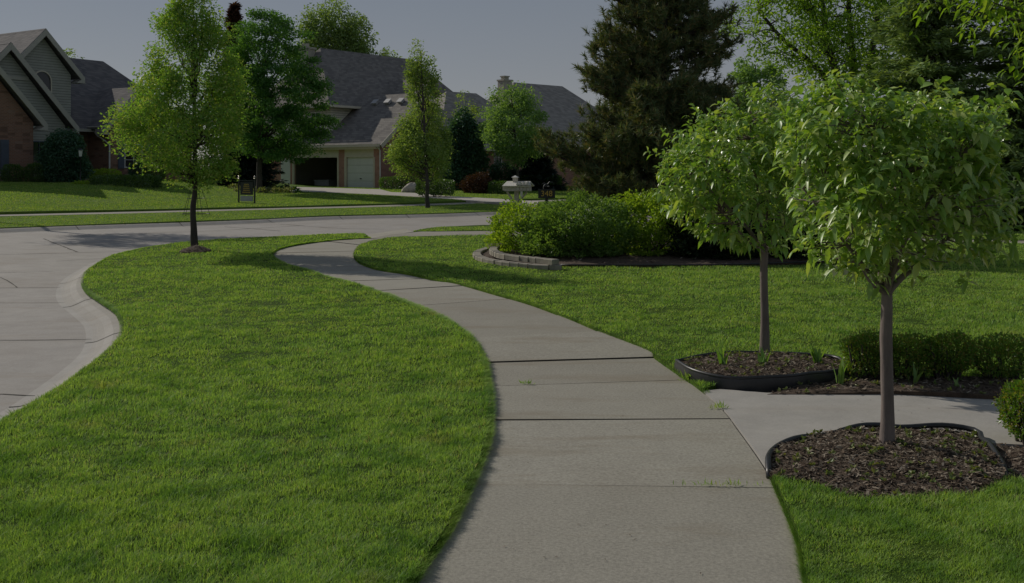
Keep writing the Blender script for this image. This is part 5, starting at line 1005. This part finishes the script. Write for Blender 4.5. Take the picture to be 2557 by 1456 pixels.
# ---- post sign across the road
def post_sign():
    x, y = G(616, 508.5, .07); D = y; k = D / FP; z0 = float(T(x, y)) + .06; t = thing('post_sign', 'dark hanging sign with gold lettering between two green posts', 'sign', (x, y, z0), math.radians(-24)); H = 68 * k; w_ = .43
    for s in (-1, 1):
        g = Geo(); g.box(s * w_ - .026, s * w_ + .026, -.026, .026, -.1, H - .1); p = g.build('post', M['iron'], t); g = Geo(); g.lathe([(.035, 0), (.04, .02), (.02, .04), (.045, .08), (.03, .115), (.004, .14)], (s * w_, 0, H - .1), 12); g.build('finial', M['copper'], p)
    g = Geo(); g.box(-w_ + .027, w_ - .027, -.03, .03, H - .2, H - .16); g.build('top_rail', M['iron'], t)
    zp = H - .24; g = Geo(); g.box(-.33, .33, -.02, .02, zp - .56, zp); pn = g.build('panel', M['iron'], t)
    g = Geo()
    for r_, (zz, hw, n) in enumerate(((-.10, .13, 5), (-.18, .16, 6), (-.27, .17, 5), (-.36, .18, 7), (-.45, .22, 9))):
        for j in range(n):
            xx = -hw + 2 * hw * (j + .5) / n; ww = hw / n * .62; g.box(xx - ww, xx + ww, -.024, -.0201, zp + zz - .022, zp + zz + .022)
            g.box(xx - ww * .3, xx + ww * .2, -.0262, -.0241, zp + zz - .03, zp + zz + .03)
    g.build('lettering', M['gold'], pn)
    g = Geo(); g.box(-.33, .33, -.018, .018, zp - .84, zp - .60); g.build('rider_panel', M['signgrey'], t); g = Geo(); g.box(-w_ + .027, w_ - .027, -.012, .012, zp - .92, zp - .895); g.build('bottom_rail', M['iron'], t)
post_sign()
# ---- lamp post in the garden of the siding house
def lamp():
    D = 53.0; k = D / FP; x = (201 - CX) / FP * D; z0 = CAMH - 44 * k; t = thing('lamp_post', 'slim black lamp post with a glass lantern on the siding house lawn', 'lamp post', (x, D, z0)); H = 100 * k
    g = Geo(); g.lathe([(.06, -.1), (.06, .25), (.035, .3), (.03, H - .52), (.05, H - .5), (.05, H - .46)], (0, 0, 0), 12); g.build('post', M['iron'], t, True)
    g = Geo(); g.lathe([(.07, H - .46), (.11, H - .14)], (0, 0, 0), 6); ln = g.build('lantern', M['white'], t); g = Geo(); g.lathe([(.14, H - .14), (.05, H - .05), (.015, H - .04), (.02, H), (.002, H + .02)], (0, 0, 0), 10); g.build('cap', M['iron'], ln)
lamp()
# ---- wire plant frame on the strip behind the street tree
def wire():
    x, y = G(489, 537.5, .03); t = Geo(); r = .008; z0 = float(T(x, y)); H = .95
    for a in np.linspace(.4, 6.68, 6)[:-1]: t.tube([(.5 * math.cos(a), .4 * math.sin(a), -.05), (.36 * math.cos(a), .3 * math.sin(a), H * .5), (.2 * math.cos(a), .17 * math.sin(a), H)], r, 5)
    for f, h_ in ((.96, .08), (.62, .62), (.42, H)): t.tube([(.5 * f * math.cos(a), .4 * f * math.sin(a), h_) for a in np.linspace(0, 6.283, 20)], r, 5, cap=False)
    o = t.build('plant_frame', M['iron']); o.location = (x, y, z0); tag(o, 'thin wire plant frame standing behind the street tree trunk', 'plant frame')
wire()
# ---- boulder by the driveway
def boulder():
    D = 58; k = D / FP; x = (1024 - CX) / FP * D; rng = np.random.default_rng(130); n, m_ = 14, 9; V = [(0, 0, 0)]; g = Geo(); V = []
    for i in range(m_):
        for j in range(n):
            th = math.pi * i / (m_ - 1); ph = 6.283 * j / n; q = 1 + .16 * math.sin(3 * ph + 2 * th) + rng.normal(0, .05); V.append((.52 * math.sin(th) * math.cos(ph) * q, .35 * math.sin(th) * math.sin(ph) * q, .34 * math.cos(th) * q + .18 * math.sin(th) * math.cos(ph)))
    g.add(V, [(i * n + j, i * n + (j + 1) % n, (i + 1) * n + (j + 1) % n, (i + 1) * n + j) for i in range(m_ - 1) for j in range(n)]); o = g.build('boulder', M['stone'], None, True); o.location = (x, D, CAMH - 48 * k); tag(o, 'pale slanting boulder in the bed beside the driveway', 'boulder')
boulder()
# ---- fallen leaf litter on the concrete
def litter():
    rng = np.random.default_rng(140); g = Geo(); P = []
    for px in [(1293,963),(1440,1310),(1880,1130),(1890,1210),(1840,1190),(1700,1155),(1500,1050),(1320,1160),(1750,1435),(1390,1290),(1650,1290),(1590,1350),(1820,1260),(1370,1505),(1250,1060)]: P.append((*G(*px), .0025))
    for _ in range(60): P.append((*G(rng.uniform(1950, 2430), rng.uniform(985, 1060)), .006)) if _ < 22 else P.append((*G(rng.uniform(1230, 1800), rng.uniform(900, 1400)), .0025))
    P = np.array(P); n = len(P); dr = rng.normal(0, 1, (n, 3)); dr[:, 2] *= .02; ls = rng.uniform(.006, .022, n); leaf_quads(g, P, dr, ls, ls * .35, rng, .05, 0, .97); tag(g.build('litter', M['chip']), kind='stuff')
litter()
